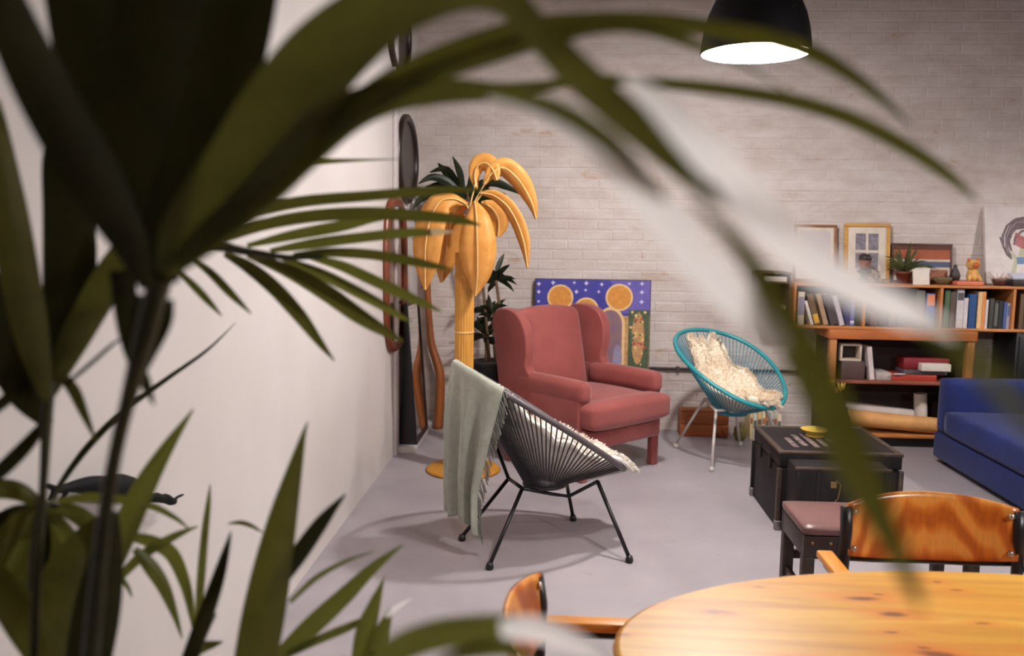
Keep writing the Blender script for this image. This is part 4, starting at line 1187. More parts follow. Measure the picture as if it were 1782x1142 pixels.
# rolls on the lower shelf
def roll(label, p0, p1, r, mat, hollow=True):
    t = thing('paper_roll', label, 'paper roll', ((p0+p1)/2)[:], 0, 'paper rolls in the cabinet')
    m = MB(); d = (p1-p0).normalized()
    m.tube([p0, p1], r, 20, caps=not hollow)
    if hollow:
        m.tube([p0, p1], r*0.8, 20, caps=False)
        u = d.orthogonal().normalized(); v_ = d.cross(u)
        for p in (p0, p1):
            for k in range(20):
                a, b = 2*PI*k/20, 2*PI*(k+1)/20
                ca, cb = u*math.cos(a)+v_*math.sin(a), u*math.cos(b)+v_*math.sin(b)
                m.add([p+ca*r, p+cb*r, p+cb*r*.8, p+ca*r*.8], [(0,1,2,3)])
    m.build('tube', mat, t, world=True, smooth=True, recalc=not hollow)
TANR = paint('kraft_tube', srgb(206, 150, 90), srgb(190, 134, 76), rough=0.6)
GREYR = paint('grey_paper_roll', srgb(190, 176, 168), rough=0.7)
k_ = 6.15/FPX
rr1 = 14*k_; rr2 = 15*k_; rr3 = 5.5*k_
p0 = at(1468, 727, Yc+.02); p1 = at(1630, 747, Yc+.02); p1.z = zsb + rr2; 
p0.z = max(p0.z, zsb + 2*rr3 + rr2 + .004)
roll('tan cardboard tube slanting across the lowest cabinet shelf', p0, p1, rr2*0.93, TANR)
roll('short white roll under the tan tube on the lowest shelf', Vector((at(1472, 744, Yc).x, Yc+.02, zsb+rr3+.001)), Vector((at(1499, 744, Yc).x, Yc+.02, zsb+rr3+.001)), rr3, PAPER)
roll('long grey paper roll lying behind the tan tube', Vector((at(1468, 712, Yc+.12).x, Yc+.145, at(1468, 712, Yc+.12).z)), Vector((at(1588, 727, Yc+.12).x, Yc+.145, at(1588, 727, Yc+.12).z)), rr1, GREYR)
q = at(1612, 735, Yc+.06)
roll('white roll standing upright at the right of the lowest shelf', Vector((q.x-.006, Yc+.135, zsb+.006)), Vector((q.x-.024, Yc+.135, at(1610, 688, Yc+.06).z)), 11*k_, PAPER)

# ------------------------------------------------------------------ on top of the bookshelf
zt = zs_top + 0.0008
def frame(name, label, x0, x1, ytop, fw, mfr, minner, Yb, tilt=6.0, mat_board=None, cat='picture'):
    Y = Yb
    a, b = at(x0, 490, Y).x, at(x1, 490, Y).x
    h = (at((x0+x1)/2, ytop, Y+.05).z - zt)/math.cos(R(tilt))
    t = thing(name, label, cat, ((a+b)/2, Y, zt+.001))
    t.rotation_euler = (R(-tilt), 0, 0)
    hx = (b-a)/2
    for (p, q_) in (((-hx, 0, 0), (hx, .018, fw)), ((-hx, 0, h-fw), (hx, .018, h)), ((-hx, 0, fw), (-hx+fw, .018, h-fw)), ((hx-fw, 0, fw), (hx, .018, h-fw))):
        MB().box(p, q_).build('frame_side', mfr, t, bevel=0.002)
    MB().box((-hx+fw, .008, fw), (hx-fw, .014, h-fw)).build('sheet', minner, t)
    return t, hx, h
BROWNFR = wood('brown_frame_wood', srgb(160, 108, 76), srgb(130, 82, 56), 'x', 4, 0.5)
GOLDFR = wood('golden_frame_wood', srgb(214, 162, 84), srgb(186, 130, 60), 'x', 4, 0.45)
MATB = paint('mat_board', srgb(226, 212, 196), rough=0.8, bump=0)
t, hx, h = frame('picture_frame', 'pale picture in a thin brown wooden frame at the left end of the bookshelf', 1380, 1455, 391, 0.020, BROWNFR, MATB, 6.405)
MB().box((-hx+.045, .0065, .05), (hx-.045, .008, h-.045)).build('print', paint('faint_print', srgb(206, 194, 190), srgb(196, 184, 186), rough=0.7, scale=5), t)
t, hx, h = frame('picture_frame', 'four small grey prints in a wide golden wooden frame', 1468, 1548, 389, 0.026, GOLDFR, MATB, 6.405)
PR = paint('grey_print', srgb(150, 140, 150), srgb(96, 88, 98), rough=0.7, scale=40)
for ix in range(2):
    for iz in range(2):
        cx = (-0.5+ix)*0.090; cz = h*0.5 + 0.01 + (-0.5+iz)*0.140
        MB().box((cx-.036, .0062, cz-.060), (cx+.036, .008, cz+.060)).build('print', PR, t)
DKFR = paint('dark_frame', srgb(84, 48, 36), rough=0.45)
t, hx, h = frame('picture_frame', 'landscape picture with orange and blue bands in a dark frame behind the spider plant', 1551, 1657, 424, 0.014, DKFR, paint('band_brown', srgb(122, 60, 38), rough=0.7), 6.425)
for (f0, f1, c) in ((.84, .96, (90,48,36)), (.60, .84, (164,86,54)), (.54, .60, (206,186,170)), (.40, .54, (74,84,110)), (.06, .40, (206,196,194))):
    MB().box((-hx+.014, .006, h*f0), (hx-.014, .008, h*f1)).build('colour_band', paint('band_%d' % c[0], srgb(*c), rough=0.7, scale=20), t)
# bust
bp_ = at(1503, 486, 6.27)
BR = paint('brown_clay', srgb(150, 92, 66), srgb(120, 68, 48), rough=0.5, scale=20)
DK = paint('dark_bronze', srgb(48, 38, 36), rough=0.5)
bu = thing('small_bust', 'small brown figurine head with dark collar before the golden frame', 'figurine', (bp_.x, 6.27, zt))
MB().lathe([(0, 0), (0.045, 0), (0.048, 0.012), (0.03, 0.02), (0.022, 0.05), (0.03, 0.065), (0.05, 0.075), (0.046, 0.09), (0.025, 0.10), (0, 0.10)], 24).build('stand', DK, bu, smooth=True)
MB().lathe([(0, 0.095), (0.022, 0.098), (0.034, 0.115), (0.041, 0.145), (0.040, 0.175), (0.030, 0.195), (0, 0.205)], 24, sy=1.1).build('head', BR, bu, smooth=True)
hd_ = bu.children[-1]
MB().lathe([(0.043, 0.165), (0.0445, 0.178), (0.034, 0.202), (0.0, 0.212)], 24, sy=1.1).build('hair', DK, hd_, smooth=True)
MB().lathe([(0, 0.128), (0.007, 0.13), (0.005, 0.15), (0, 0.158)], 8, M=Matrix.Translation((0, -.044, 0))).build('nose', BR, hd_, smooth=True)
for s in (-1, 1):
    MB().lathe([(0, 0), (0.005, 0.002), (0.005, 0.006), (0, 0.008)], 8, M=Matrix.Translation((s*.015, -.041, .154))).build('eye', DK, hd_)
    MB().lathe([(0, 0), (0.008, 0.006), (0.008, 0.02), (0, 0.026)], 8, M=Matrix.Translation((s*.042, 0, .14)), sx=.5).build('ear', BR, hd_)
# black curl of ribbon / sculpture beside it
cs = at(1530, 486, 6.24)
sc_ = thing('leaf_sculpture', 'low black leaf shaped sculpture between the bust and the plant', 'sculpture', (cs.x, 6.24, zt))
MB().lathe([(0, 0), (0.06, 0), (0.058, 0.008), (0, 0.012)], 20, sy=.5).build('base', DK, sc_, smooth=True)
for s, hgt in ((-1, .07), (-.3, .05), (.6, .035)):
    MB().tube([(s*.02, 0, .008), (s*.04, 0, hgt*.6), (s*.065+.02, 0, hgt)], [.010, .014, .002], 8, flat=.4).build('blade', DK, sc_, smooth=True)
# spider plant
sp_ = at(1572, 492, 6.33)
spl = thing('spider_plant', 'arching green spider plant in a red clay pot on the bookshelf', 'plant', (sp_.x, 6.33, zt))
MB().lathe([(0, 0), (0.04, 0), (0.055, 0.07), (0.058, 0.07), (0.058, 0.085), (0.05, 0.085), (0.048, 0.07), (0, 0.07)], 24).build('pot', paint('red_clay', srgb(132, 62, 50), rough=0.6), spl, smooth=True)
rg = random.Random(9)
SPG = leafmat('spider_leaf', srgb(96, 98, 58), srgb(52, 58, 32), rough=0.45, trans=0.15)
for k in range(34):
    an = 2*PI*k/34*3.1; Ln = rg.uniform(.20, .33); up = rg.uniform(.65, 1.4)
    d = Vector((math.cos(an)*math.cos(up), math.sin(an)*math.cos(up)*.55, math.sin(up)))
    P = [Vector((0, 0, .07)) + d*Ln*q_ + Vector((0, 0, -Ln*.75*q_*q_*math.cos(up))) for q_ in (0, .25, .5, .75, 1)]
    vs = []
    for i_, p_ in enumerate(P):
        t_ = (P[min(i_+1, 4)]-P[max(i_-1, 0)]).normalized(); sd = t_.cross(Vector((0, 1, .3))).normalized()
        w_ = (.005, .009, .009, .006, .0008)[i_]
        p_.z = max(p_.z, .01); p_.y = min(p_.y, .07)
        vs += [p_-sd*w_, p_+Vector((0, .002, 0)), p_+sd*w_]
    m = MB(); m.add(vs, [(i_*3+j, i_*3+j+1, i_*3+j+4, i_*3+j+3) for i_ in range(4) for j in range(2)])
    m.build('leaf', SPG, spl, smooth=True, recalc=False)
# cards, bowl, black stone, toy, tray, twig bowl, portrait
a, b = at(1589, 493, 6.19), at(1618, 493, 6.19)
cd_ = thing('white_card', 'blank white card propped up in front of the spider plant', 'card', ((a.x+b.x)/2, 6.19, zt))
hx = (b.x-a.x)/2; hh = at(1603, 468, 6.2).z - zt
MB().box((-hx, 0, 0), (hx, .003, hh), Matrix.Rotation(R(-12), 4, 'X')).build('front_leaf', PAPER, cd_)
MB().box((-hx+.02, .055, 0), (hx+.01, .058, hh*.96), Matrix.Rotation(R(14), 4, 'X')).build('back_leaf', PAPER, cd_)
bw = at(1640, 492, 6.26)
bo = thing('round_basket', 'small woven bowl with brown rim right of the white card', 'bowl', (bw.x, 6.26, zt))
MB().lathe([(0, 0), (.035, 0), (.06, .035), (.064, .05), (.058, .05), (.05, .03), (0, .01)], 24).build('bowl', paint('olive_basket', srgb(126, 108, 74), srgb(84, 70, 48), rough=0.8, scale=60, bump=.4), bo, smooth=True)
MB().box((-.062, .07, 0), (.062, .12, .10)).build('block', paint('brown_block', srgb(140, 84, 60), rough=0.6), bo, bevel=.006)
ty = at(1690, 490, 6.24)
a, b = at(1664, 494, 6.18), at(1711, 494, 6.18)
tray = MB().box((a.x, 6.165, zt), (b.x, 6.40, zt+.028)).build('coral_book', paint('coral_cover', srgb(206, 112, 84), rough=0.5, bump=0), bevel=.004)
tag(tray, 'coral coloured book lying flat under the shaggy toy animal', 'book')
toy = thing('shaggy_toy', 'shaggy yellow and orange toy animal sitting on the coral book', 'toy', (ty.x+.01, 6.25, zt+.029))
YF_ = paint('yellow_plush', srgb(222, 176, 104), srgb(190, 130, 66), rough=0.9, scale=40, bump=.5); OF_ = paint('orange_plush', srgb(206, 110, 60), rough=0.9, bump=.4)
MB().lathe([(0, 0), (.032, 0), (.042, .03), (.036, .065), (.025, .085), (0, .09)], 16).build('body', YF_, toy, smooth=True)
MB().lathe([(0, .075), (.03, .08), (.045, .105), (.04, .135), (.02, .15), (0, .152)], 16).build('head', YF_, toy, smooth=True)
th_ = toy.children[-1]
MB().lathe([(0, 0), (.022, .003), (.024, .016), (0, .024)], 12, M=Matrix.Translation((0, -.03, .11)) @ Matrix.Rotation(R(80), 4, 'X')).build('face', OF_, th_, smooth=True)
for s in (-1, 1):
    MB().lathe([(0, 0), (.013, .004), (.009, .02), (0, .03)], 8, M=Matrix.Translation((s*.032, 0, .135))).build('ear', OF_, th_, smooth=True)
    MB().tube([(s*.028, -.02, .045), (s*.04, -.045, .0)], [.014, .011], 8).build('leg', YF_, toy, smooth=True)
bs = at(1672, 488, 6.27)
st = MB().lathe([(0, 0), (.03, 0), (.036, .03), (.028, .06), (.012, .09), (.014, .105), (0, .115)], 14, M=Matrix.Translation((bs.x-.03, 6.30, zt+.029)))
tag(st.build('black_figurine', DK, smooth=True), 'small black figurine behind the shaggy toy on the coral book', 'figurine')
tw = at(1738, 495, 6.24)
twb = thing('twig_bowl', 'small dark bowl of dried twigs before the portrait canvas', 'bowl', (tw.x, 6.24, zt))
MB().lathe([(0, 0), (.03, 0), (.045, .03), (.05, .045), (.044, .045), (.035, .02), (0, .012)], 20).build('bowl', paint('dark_red_bowl', srgb(86, 50, 46), rough=0.5), twb, smooth=True)
TWG = paint('pale_twig', srgb(190, 150, 124), rough=0.7, bump=0)
for k in range(12):
    an = k*2.4; L_ = rg.uniform(.05, .11)
    MB().tube([(0, 0, .02), (math.cos(an)*L_*.5, math.sin(an)*L_*.25, .05), (math.cos(an)*L_, math.sin(an)*L_*.4, .06+rg.uniform(0, .04))], [.004, .003, .001], 5).build('twig', TWG, twb)
CW = paint('canvas_white', srgb(222, 210, 206), rough=0.7, bump=.05)
Yp = 6.36
a = at(1722, 420, Yp).x
hP = 0.56
por = thing('portrait_canvas', 'white canvas with loosely drawn face leaning on the wall at the right edge', 'painting', (a+.30, Yp, zt+.006))
por.rotation_euler = (R(-11.5), 0, 0)
MB().box((-.30, 0, 0), (.30, .025, hP)).build('canvas', CW, por)
HAIR = paint('charcoal_line', srgb(92, 78, 86), srgb(126, 108, 110), rough=0.8, scale=30); REDL = paint('red_wash', srgb(150, 66, 72), srgb(186, 130, 126), rough=0.8, scale=18); OLV = paint('olive_wash', srgb(192, 190, 160), rough=0.8); BLW = paint('blue_wash', srgb(110, 134, 170), rough=0.8)
def P2(x, y):
    v = at(x, y, Yp+.06); return (v.x-(a+.30), (v.z-zt)/math.cos(R(11.5)))
def stroke(pts, wpx, mat, d=.001, nm='brush_stroke'):
    m = MB(); vs = []; n = len(pts)
    Q = [Vector((P2(*p)[0], 0, P2(*p)[1])) for p in pts]
    for i_ in range(n):
        t_ = (Q[min(i_+1, n-1)]-Q[max(i_-1, 0)]).normalized(); nrm = Vector((t_.z, 0, -t_.x))*wpx*6.4/FPX/2
        vs += [Q[i_]-nrm+Vector((0, -d, 0)), Q[i_]+nrm+Vector((0, -d, 0))]
    m.add(vs, [(2*i_, 2*i_+1, 2*i_+3, 2*i_+2) for i_ in range(n-1)])
    m.build(nm, mat, por, recalc=False)
stroke([(1790,380), (1770,384), (1755,395), (1746,412), (1745,430), (1752,446)], 4, HAIR)
stroke([(1795,392), (1776,394), (1762,404), (1755,420), (1758,438)], 4, HAIR, .0012)
stroke([(1741,414), (1745,430), (1750,445), (1758,452)], 3, HAIR, .0014)
stroke([(1800,402), (1780,404), (1768,414), (1764,428)], 4, HAIR, .0013)
rh = random.Random(8)
for k in range(12):
    f = k/11; jx = rh.uniform(-2, 2)
    stroke([(1792, 378+f*20), (1772-f*2+jx, 382+f*18), (1757+f*5+jx, 396+f*12), (1748+f*8+jx, 414+f*6), (1746+f*10+jx, 432+f*4), (1750+f*8, 446+f*3)][:rh.randint(4, 6)], rh.uniform(1.0, 2.4), HAIR, .0016+k*.00005)
for k in range(7):
    stroke([(1768+rh.uniform(-3, 3), 408+k*3), (1778+rh.uniform(-3, 3), 414+k*3), (1792, 420+k*2.5)], rh.uniform(2.5, 5), REDL, .0026+k*.00005)
stroke([(1756,440), (1766,452), (1760,470), (1756,480)], 7, OLV, .0011)
stroke([(1772,440), (1790,446)], 14, OLV, .0011)
stroke([(1766,455), (1790,455)], 12, BLW, .0016)
a, b = at(1758, 495, 6.22), at(1830, 495, 6.22)
o = MB().box((a.x, 6.18, zt), (b.x, 6.33, zt+.045)).build('dark_box', paint('very_dark_box', srgb(40, 28, 26), rough=0.5), bevel=.003)
tag(o, 'flat dark box holding pale papers at the right end of the bookshelf', 'box')
o = MB().box((0, 0, 0), (.22, .09, .012), Matrix.Translation((a.x+.02, 6.225, zt+.047)) @ Matrix.Rotation(R(20), 4, 'X')).build('pale_papers', paint('pale_blue_paper', srgb(206, 206, 222), rough=0.7, bump=0))
tag(o, 'pale bluish papers lying on the flat dark box', 'paper')
# ------------------------------------------------------------------ black ornament on the left wall
BLK = paint('black_cast_iron', srgb(10, 8, 10), rough=0.8, spec=0.2, bump=.1)
Wx = XL + 0.05
def wl(x, y, lift=0.0): return onx(x, y, Wx + lift)
orn = thing('wall_ornament', 'long black lizard like ornament fixed to the white wall among the palm leaves', 'ornament', wl(205, 850))
def wtube(name, pts, par):
    sp = spline(pts, 5)
    return MB().tube([onx(x, y, Wx) for x, y, r in sp], [r*onx(x, y, Wx).y/FPX for x, y, r in sp], 12).build(name, BLK, par, world=True, smooth=True)
wtube('body', [(84,846,5), (104,852,7), (128,847,11), (155,845,17), (185,847,20), (210,846,22), (232,852,19), (248,863,11), (262,868,7)], orn)
wtube('head', [(262,868,7), (272,866,9), (280,868,8), (288,868,9), (296,872,8), (303,873,6)], orn)
wtube('tongue', [(303,872,4), (308,866,2.5), (314,863,2.5), (319,861,1.5)], orn)
wtube('leg', [(118,850,6), (112,862,4), (104,872,3)], orn)
wtube('leg', [(95,848,5), (90,860,3), (86,870,2.5)], orn)
wtube('leg', [(215,850,8), (230,862,6), (226,872,4)], orn)

# ------------------------------------------------------------------ the big potted palm in front of the camera
G1 = leafmat('palm_leaf', srgb(82, 80, 34), srgb(58, 57, 25), rough=0.45, trans=0.2, ctr=srgb(130, 128, 48), spec=0.2)
G2 = leafmat('palm_leaf_light', srgb(98, 102, 44), srgb(76, 80, 34), rough=0.4, trans=0.2, ctr=srgb(150, 152, 60))
GD = leafmat('palm_leaf_backlit', srgb(46, 42, 20), srgb(30, 28, 14), rough=0.7, trans=0.06, ctr=srgb(80, 78, 30), spec=0.12)  # leaf colour darkened for blades seen against the light
GP = leafmat('palm_leaf_glare_and_dry', srgb(244, 238, 232), srgb(232, 224, 214), rough=0.4, trans=0.85, ctr=srgb(255, 253, 251))  # glare painted as white leaf colour; also serves pale dry tips
GT = leafmat('palm_leaf_tip_dry', srgb(196, 180, 140), srgb(160, 140, 96), rough=0.5, trans=0.3)
PET = leafmat('palm_stalk', srgb(62, 58, 26), srgb(40, 36, 18), rough=0.45, trans=0.05)
PX, PYY = -0.56, 0.92
palm = thing('potted_palm', 'large kentia palm whose arching fronds fill the foreground', 'plant', (PX, PYY, 0))
MB().lathe([(0, 0), (.15, 0), (.16, .02), (.19, .34), (.2, .35), (.2, .38), (.185, .38), (.18, .35), (0, .34)], 36).build('pot', paint('terracotta', srgb(158, 96, 70), rough=0.7), palm, smooth=True)
MB().lathe([(.181, .345), (.08, .36), (0, .365)], 24).build('soil', SOIL, palm, smooth=True)
def frond(pts, tail, leaves, mat=PET):
    """pts: stalk traced in view; tail: a point near the pot where it starts"""
    sp = spline(pts, 5)
    P = [ax(x, y, d) for x, y, w_, d in sp]; rr = [max(.0008, w_*d/FPX/2) for x, y, w_, d in sp]
    base = Vector((PX + tail[0], PYY + tail[1], .36))
    P = P + [P[-1].lerp(base, .5), base]; rr = rr + [max(rr[-1], .007), .010]
    f = MB().tube(P, rr, 8).build('frond', mat, palm, world=True, smooth=True)
    for l in leaves:
        leaf('leaflet', l[0], l[1], f, fold=l[2] if len(l) > 2 else .25, twist=l[3] if len(l) > 3 else 0, curl=l[4] if len(l) > 4 else 0)
    return f
def D(pts, d0, d1=None):
    d1 = d0 if d1 is None else d1
    n = len(pts)
    return [(x, y, w_, d0 + (d1-d0)*i/(n-1)) for i, (x, y, w_) in enumerate(pts)]
# crown of near dark leaflets
frond(D([(300,430,30), (275,500,40), (245,610,34), (222,700,26), (205,770,24), (188,860,24), (176,950,26), (165,1060,28), (155,1170,30)], .72, .80), (.02, -.02), [
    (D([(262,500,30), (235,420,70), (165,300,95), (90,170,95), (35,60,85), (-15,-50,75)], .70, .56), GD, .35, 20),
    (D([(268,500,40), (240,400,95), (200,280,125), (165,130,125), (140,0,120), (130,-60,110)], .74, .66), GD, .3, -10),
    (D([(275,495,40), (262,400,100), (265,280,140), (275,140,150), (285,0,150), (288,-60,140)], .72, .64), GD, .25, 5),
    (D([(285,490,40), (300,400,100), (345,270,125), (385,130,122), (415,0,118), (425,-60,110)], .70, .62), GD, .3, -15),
    (D([(290,480,40), (330,400,90), (425,295,130), (505,180,140), (585,85,130), (680,15,105), (790,-22,85), (870,-8,62), (920,40,55), (985,110,62), (1060,180,62), (1130,240,58), (1200,305,42), (1240,340,24), (1264,360,8)], .68, .31), G1, .3, 10),
    (D([(300,470,30), (360,420,50), (450,345,62), (530,268,66), (610,200,66), (690,168,58), (780,160,44), (870,160,30), (950,150,20), (1050,140,19), (1150,146,21), (1280,160,24), (1400,182,26), (1500,217,26), (1600,272,24), (1660,315,17), (1700,350,4)], .66, .56), G1, .25, 25),
    (D([(310,460,20), (420,370,34), (520,280,40), (620,182,44), (720,120,44), (830,76,44), (930,47,40), (1050,33,28), (1150,36,30), (1240,48,30), (1340,66,30), (1420,93,28), (1490,136,22), (1545,180,13), (1590,224,3)], .66, .52), G1, .25, -20),
    (D([(560,250,20), (640,185,32), (720,140,34), (800,112,36), (880,86,36), (960,62,32), (1060,46,22), (1130,52,22), (1190,70,20), (1240,90,12), (1310,122,7), (1385,170,2)], .62, .52), G1, .25, 15),
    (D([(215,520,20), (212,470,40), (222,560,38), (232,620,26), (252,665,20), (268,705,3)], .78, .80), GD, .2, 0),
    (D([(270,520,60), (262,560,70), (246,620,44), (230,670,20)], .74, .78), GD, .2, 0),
    # leaflets close to the lens, two with white glare painted into the colour
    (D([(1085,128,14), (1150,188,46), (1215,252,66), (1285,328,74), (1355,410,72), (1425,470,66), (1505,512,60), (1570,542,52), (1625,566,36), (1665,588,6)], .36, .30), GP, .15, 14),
    (D([(1590,560,6), (1660,602,30), (1725,660,34), (1790,735,30), (1840,800,10)], .24, .21), G2, .2, 10),
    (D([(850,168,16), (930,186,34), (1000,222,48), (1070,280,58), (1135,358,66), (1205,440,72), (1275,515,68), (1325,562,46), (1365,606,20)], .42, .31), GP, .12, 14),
    (D([(850,162,16), (930,178,32), (1000,208,38), (1070,258,34), (1125,318,20), (1160,350,4)], .405, .36), G2, .2, 20),
    (D([(1196,350,6), (1262,405,24), (1312,472,36), (1350,545,56), (1392,625,72), (1436,715,78), (1473,798,72), (1505,862,62), (1545,940,44), (1582,1015,26), (1606,1066,4)], .34, .29), G1, .45, 25),
])
# mid fan, sharper and further off
frond(D([(560,446,8), (500,448,10), (430,438,14), (360,430,20), (300,470,22), (255,560,20), (225,680,18), (195,820,18), (170,960,18), (150,1170,20)], 1.30, 1.02), (.06, .05), [
    (D([(345,425,8), (420,378,20), (520,353,20), (640,342,18), (760,333,16), (845,330,3)], 1.28, 1.3), G1, .3, 20),
    (D([(390,418,10), (460,392,20), (545,377,22), (640,372,22), (720,376,20), (790,382,16), (836,392,3)], 1.3, 1.3), G1, .3, 15),
    (D([(430,428,8), (510,410,18), (590,395,20), (650,381,14), (690,378,3)], 1.31, 1.34), G2, .3, 15),
    (D([(470,437,8), (540,426,18), (615,416,18), (700,407,17), (750,405,12)], 1.32, 1.3), G2, .3, 20),
    (D([(742,405,13), (765,404,10), (790,404,2)], 1.30, 1.30), GT, .3, 20),
    (D([(510,444,8), (570,440,16), (640,443,18), (700,452,17), (750,462,12), (790,470,2)], 1.3, 1.28), G1, .3, 10),
    (D([(535,447,8), (590,462,18), (640,484,20), (700,512,18), (745,532,10), (768,542,2)], 1.3, 1.26), G2, .3, 10),
    (D([(490,450,8), (550,474,18), (600,498,20), (660,530,17), (695,550,10), (716,560,2)], 1.29, 1.24), G2, .3, 20),
    (D([(430,444,10), (500,472,24), (563,508,30), (620,548,28), (668,577,18), (703,595,2)], 1.28, 1.22), G1, .3, 15),
    (D([(390,442,10), (430,464,22), (475,500,26), (520,549,24), (555,595,14), (582,628,2)], 1.26, 1.2), G1, .3, 10),
    (D([(335,452,8), (365,474,14), (400,510,14), (437,546,2)], 1.24, 1.2), G1, .3, 10),
    (D([(310,472,8), (335,496,13), (360,522,12), (386,550,2)], 1.22, 1.2), G1, .3, 10),
    (D([(330,420,6), (420,340,14), (480,302,16), (540,284,12), (620,279,5), (700,277,1)], 1.26, 1.34), G2, .3, 10),
    (D([(345,430,10), (362,405,14), (392,375,10), (420,350,3)], 1.25, 1.3), GD, .3, 10),
])
# left group
frond(D([(90,660,14), (82,720,20), (78,800,16), (72,900,14), (64,1010,14), (58,1170,16)], .98, .94), (-.03, 0), [
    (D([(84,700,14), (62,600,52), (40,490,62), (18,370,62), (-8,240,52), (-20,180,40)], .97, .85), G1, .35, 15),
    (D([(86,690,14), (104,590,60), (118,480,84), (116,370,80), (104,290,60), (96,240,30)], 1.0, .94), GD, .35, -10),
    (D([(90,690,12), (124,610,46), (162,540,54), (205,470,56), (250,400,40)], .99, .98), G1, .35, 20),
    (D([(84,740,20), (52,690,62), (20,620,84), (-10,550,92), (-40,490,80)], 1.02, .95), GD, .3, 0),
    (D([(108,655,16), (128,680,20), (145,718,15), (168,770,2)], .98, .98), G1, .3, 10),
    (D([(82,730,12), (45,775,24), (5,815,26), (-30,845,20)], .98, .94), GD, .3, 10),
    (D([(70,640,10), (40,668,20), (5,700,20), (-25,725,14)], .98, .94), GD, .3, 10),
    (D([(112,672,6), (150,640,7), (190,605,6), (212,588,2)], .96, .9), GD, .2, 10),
])
# low leaves at the bottom left
frond(D([(100,880,12), (74,884,14), (60,960,16), (56,1060,16), (54,1170,18)], 1.12, 1.05), (-.05, .06), [
    (D([(70,880,16), (40,858,30), (5,850,34), (-30,858,30)], 1.12, 1.08), G1, .3, 10),
    (D([(70,884,16), (35,910,34), (0,950,36), (-30,985,30)], 1.12, 1.06), G1, .3, -15),
    (D([(72,888,14), (50,940,28), (18,1000,30), (-10,1050,22)], 1.13, 1.08), G2, .3, 10),
    (D([(74,888,12), (76,950,22), (60,1020,22), (40,1080,16)], 1.13, 1.1), GD, .3, 10),
    (D([(66,884,12), (30,890,24), (-5,908,26), (-30,930,20)], 1.15, 1.1), GD, .3, 10),
    (D([(70,890,12), (40,930,26), (8,975,28), (-20,1015,20)], 1.16, 1.1), G1, .3, -10),
    (D([(76,890,12), (62,950,24), (36,1020,26), (10,1080,18)], 1.16, 1.12), G1, .3, 20),
    (D([(82,888,12), (94,950,24), (98,1020,26), (92,1090,18)], 1.17, 1.15), G1, .3, 10),
    (D([(84,886,12), (118,930,26), (142,985,28), (155,1050,18)], 1.18, 1.18), G1, .3, -10),
    (D([(80,886,12), (104,918,22), (130,960,22), (150,1000,12)], 1.14, 1.12), G2, .3, 15),
    (D([(84,882,14), (125,890,28), (160,915,30), (190,955,16)], 1.14, 1.14), G2, .3, -10),
    (D([(90,876,10), (150,866,16), (210,870,16), (265,882,12), (305,902,8), (328,920,2)], 1.16, 1.2), G2, .3, 10),
    (D([(90,874,8), (110,836,10), (155,776,12), (215,716,11), (290,660,8), (360,610,5), (410,562,1)], 1.3, 1.5), GD, .3, 10),
    (D([(80,1170,70), (100,1080,90), (125,1000,88), (150,940,50), (172,900,8)], 1.05, 1.12), G1, .3, 10),
    (D([(-40,980,40), (5,1030,58), (45,1090,64), (85,1160,50)], .95, .95), G1, .3, 10),
    (D([(150,1190,70), (165,1100,78), (178,1020,70), (190,950,44), (200,890,10)], .92, .95), GD, .3, 10),
])
frond(D([(200,1000,16), (190,1060,18), (180,1170,20)], 1.15, 1.1), (0, .08), [
    (D([(192,1010,22), (214,940,42), (246,862,40), (288,786,24), (337,712,2)], 1.1, 1.1), G2, .35, 15),
    (D([(196,1020,12), (245,970,18), (300,936,14), (345,916,2)], 1.2, 1.24), G2, .3, 15),
    (D([(225,935,14), (262,944,22), (298,966,24), (322,1020,18), (334,1075,10), (338,1110,2)], 1.22, 1.24), G2, .3, 20),
    (D([(235,955,12), (262,985,24), (285,1020,22), (304,1068,12), (317,1112,2)], 1.2, 1.24), G2, .3, -15),
    (D([(396,912,2), (418,910,8), (438,916,7), (458,928,1)], 1.24, 1.24), G1, .3, 10),
    (D([(210,1005,8), (222,1022,7), (230,1040,2)], 1.2, 1.2), G2, .3, 10),
])
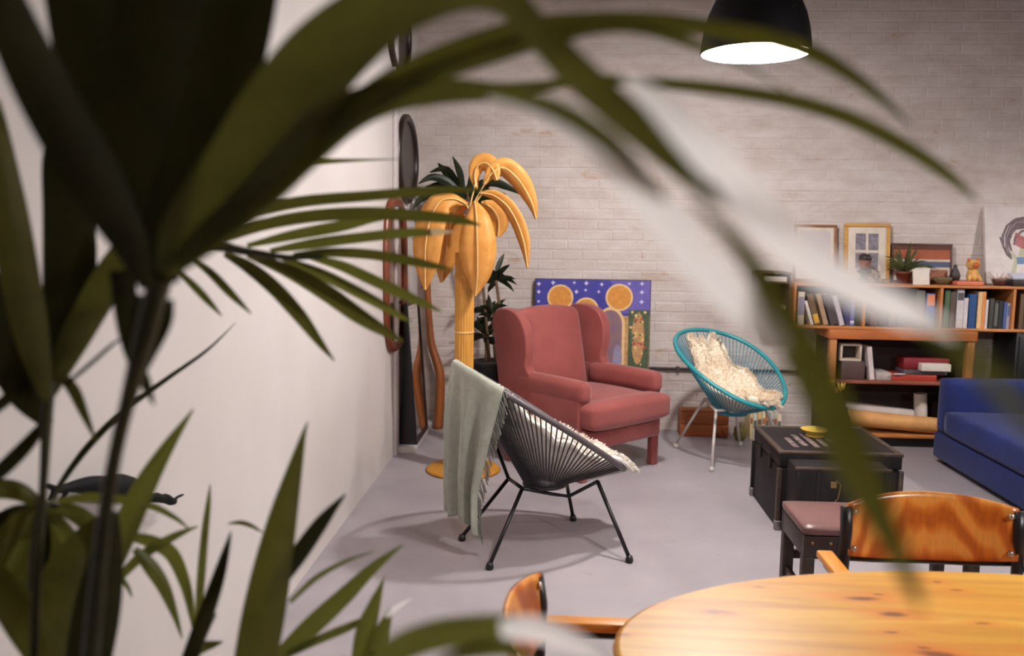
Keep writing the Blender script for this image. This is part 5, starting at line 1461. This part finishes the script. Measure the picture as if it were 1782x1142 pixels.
frond(D([(370,1070,14), (350,1110,18), (325,1180,20)], 1.2, 1.1), (.08, .08), [
    (D([(325,1160,26), (352,1088,28), (376,1020,24), (392,965,14), (402,925,2)], 1.1, 1.12), GD, .35, 10),
    (D([(343,1110,8), (350,1020,14), (357,935,13), (363,880,9), (366,842,1)], 1.25, 1.25), G2, .3, 30),
    (D([(330,1145,14), (352,1128,18), (372,1122,12), (388,1117,2)], 1.2, 1.22), G1, .3, 10),
])
frond(D([(460,1120,26), (450,1180,30)], 1.15, 1.1), (.12, .05), [
    (D([(446,1170,72), (462,1080,74), (480,980,64), (498,890,46), (515,815,26), (528,760,10), (536,732,1)], 1.05, 1.1), G1, .35, 20),
    (D([(488,1020,16), (520,970,30), (556,918,26), (582,884,14), (602,860,2)], 1.08, 1.12), GD, .35, 25),
    (D([(482,1150,24), (540,1096,34), (598,1042,30), (645,995,20), (680,965,10), (702,948,2)], 1.15, 1.25), G2, .35, 25),
    (D([(500,1140,12), (550,1116,15), (600,1095,15), (632,1080,10)], 1.15, 1.2), G2, .3, 15),
    (D([(505,1048,8), (548,1008,10), (600,978,7), (650,960,2)], 1.15, 1.25), G2, .3, 15),
])
frond(D([(650,1130,14), (640,1180,18)], 1.2, 1.1), (.16, .02), [
    (D([(622,1170,24), (638,1100,34), (652,1055,22), (662,1025,10), (670,1002,1)], 1.18, 1.2), G2, .35, 20),
    (D([(652,1165,24), (664,1110,28), (676,1074,14), (682,1062,6)], 1.18, 1.2), G2, .35, 20),
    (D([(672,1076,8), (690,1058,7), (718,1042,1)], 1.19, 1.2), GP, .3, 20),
])
frond(D([(700,1150,18), (660,1190,20)], .55, .6), (.16, -.05), [
    (D([(630,1185,40), (690,1135,50), (760,1108,52), (840,1098,50), (900,1094,40), (935,1098,20)], .56, .48), G2, .3, 15),
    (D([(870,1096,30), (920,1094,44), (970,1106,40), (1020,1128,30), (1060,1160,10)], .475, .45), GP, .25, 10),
    (D([(760,1150,10), (820,1135,26), (880,1130,26), (930,1146,10)], .52, .5), G2, .3, 10),
])
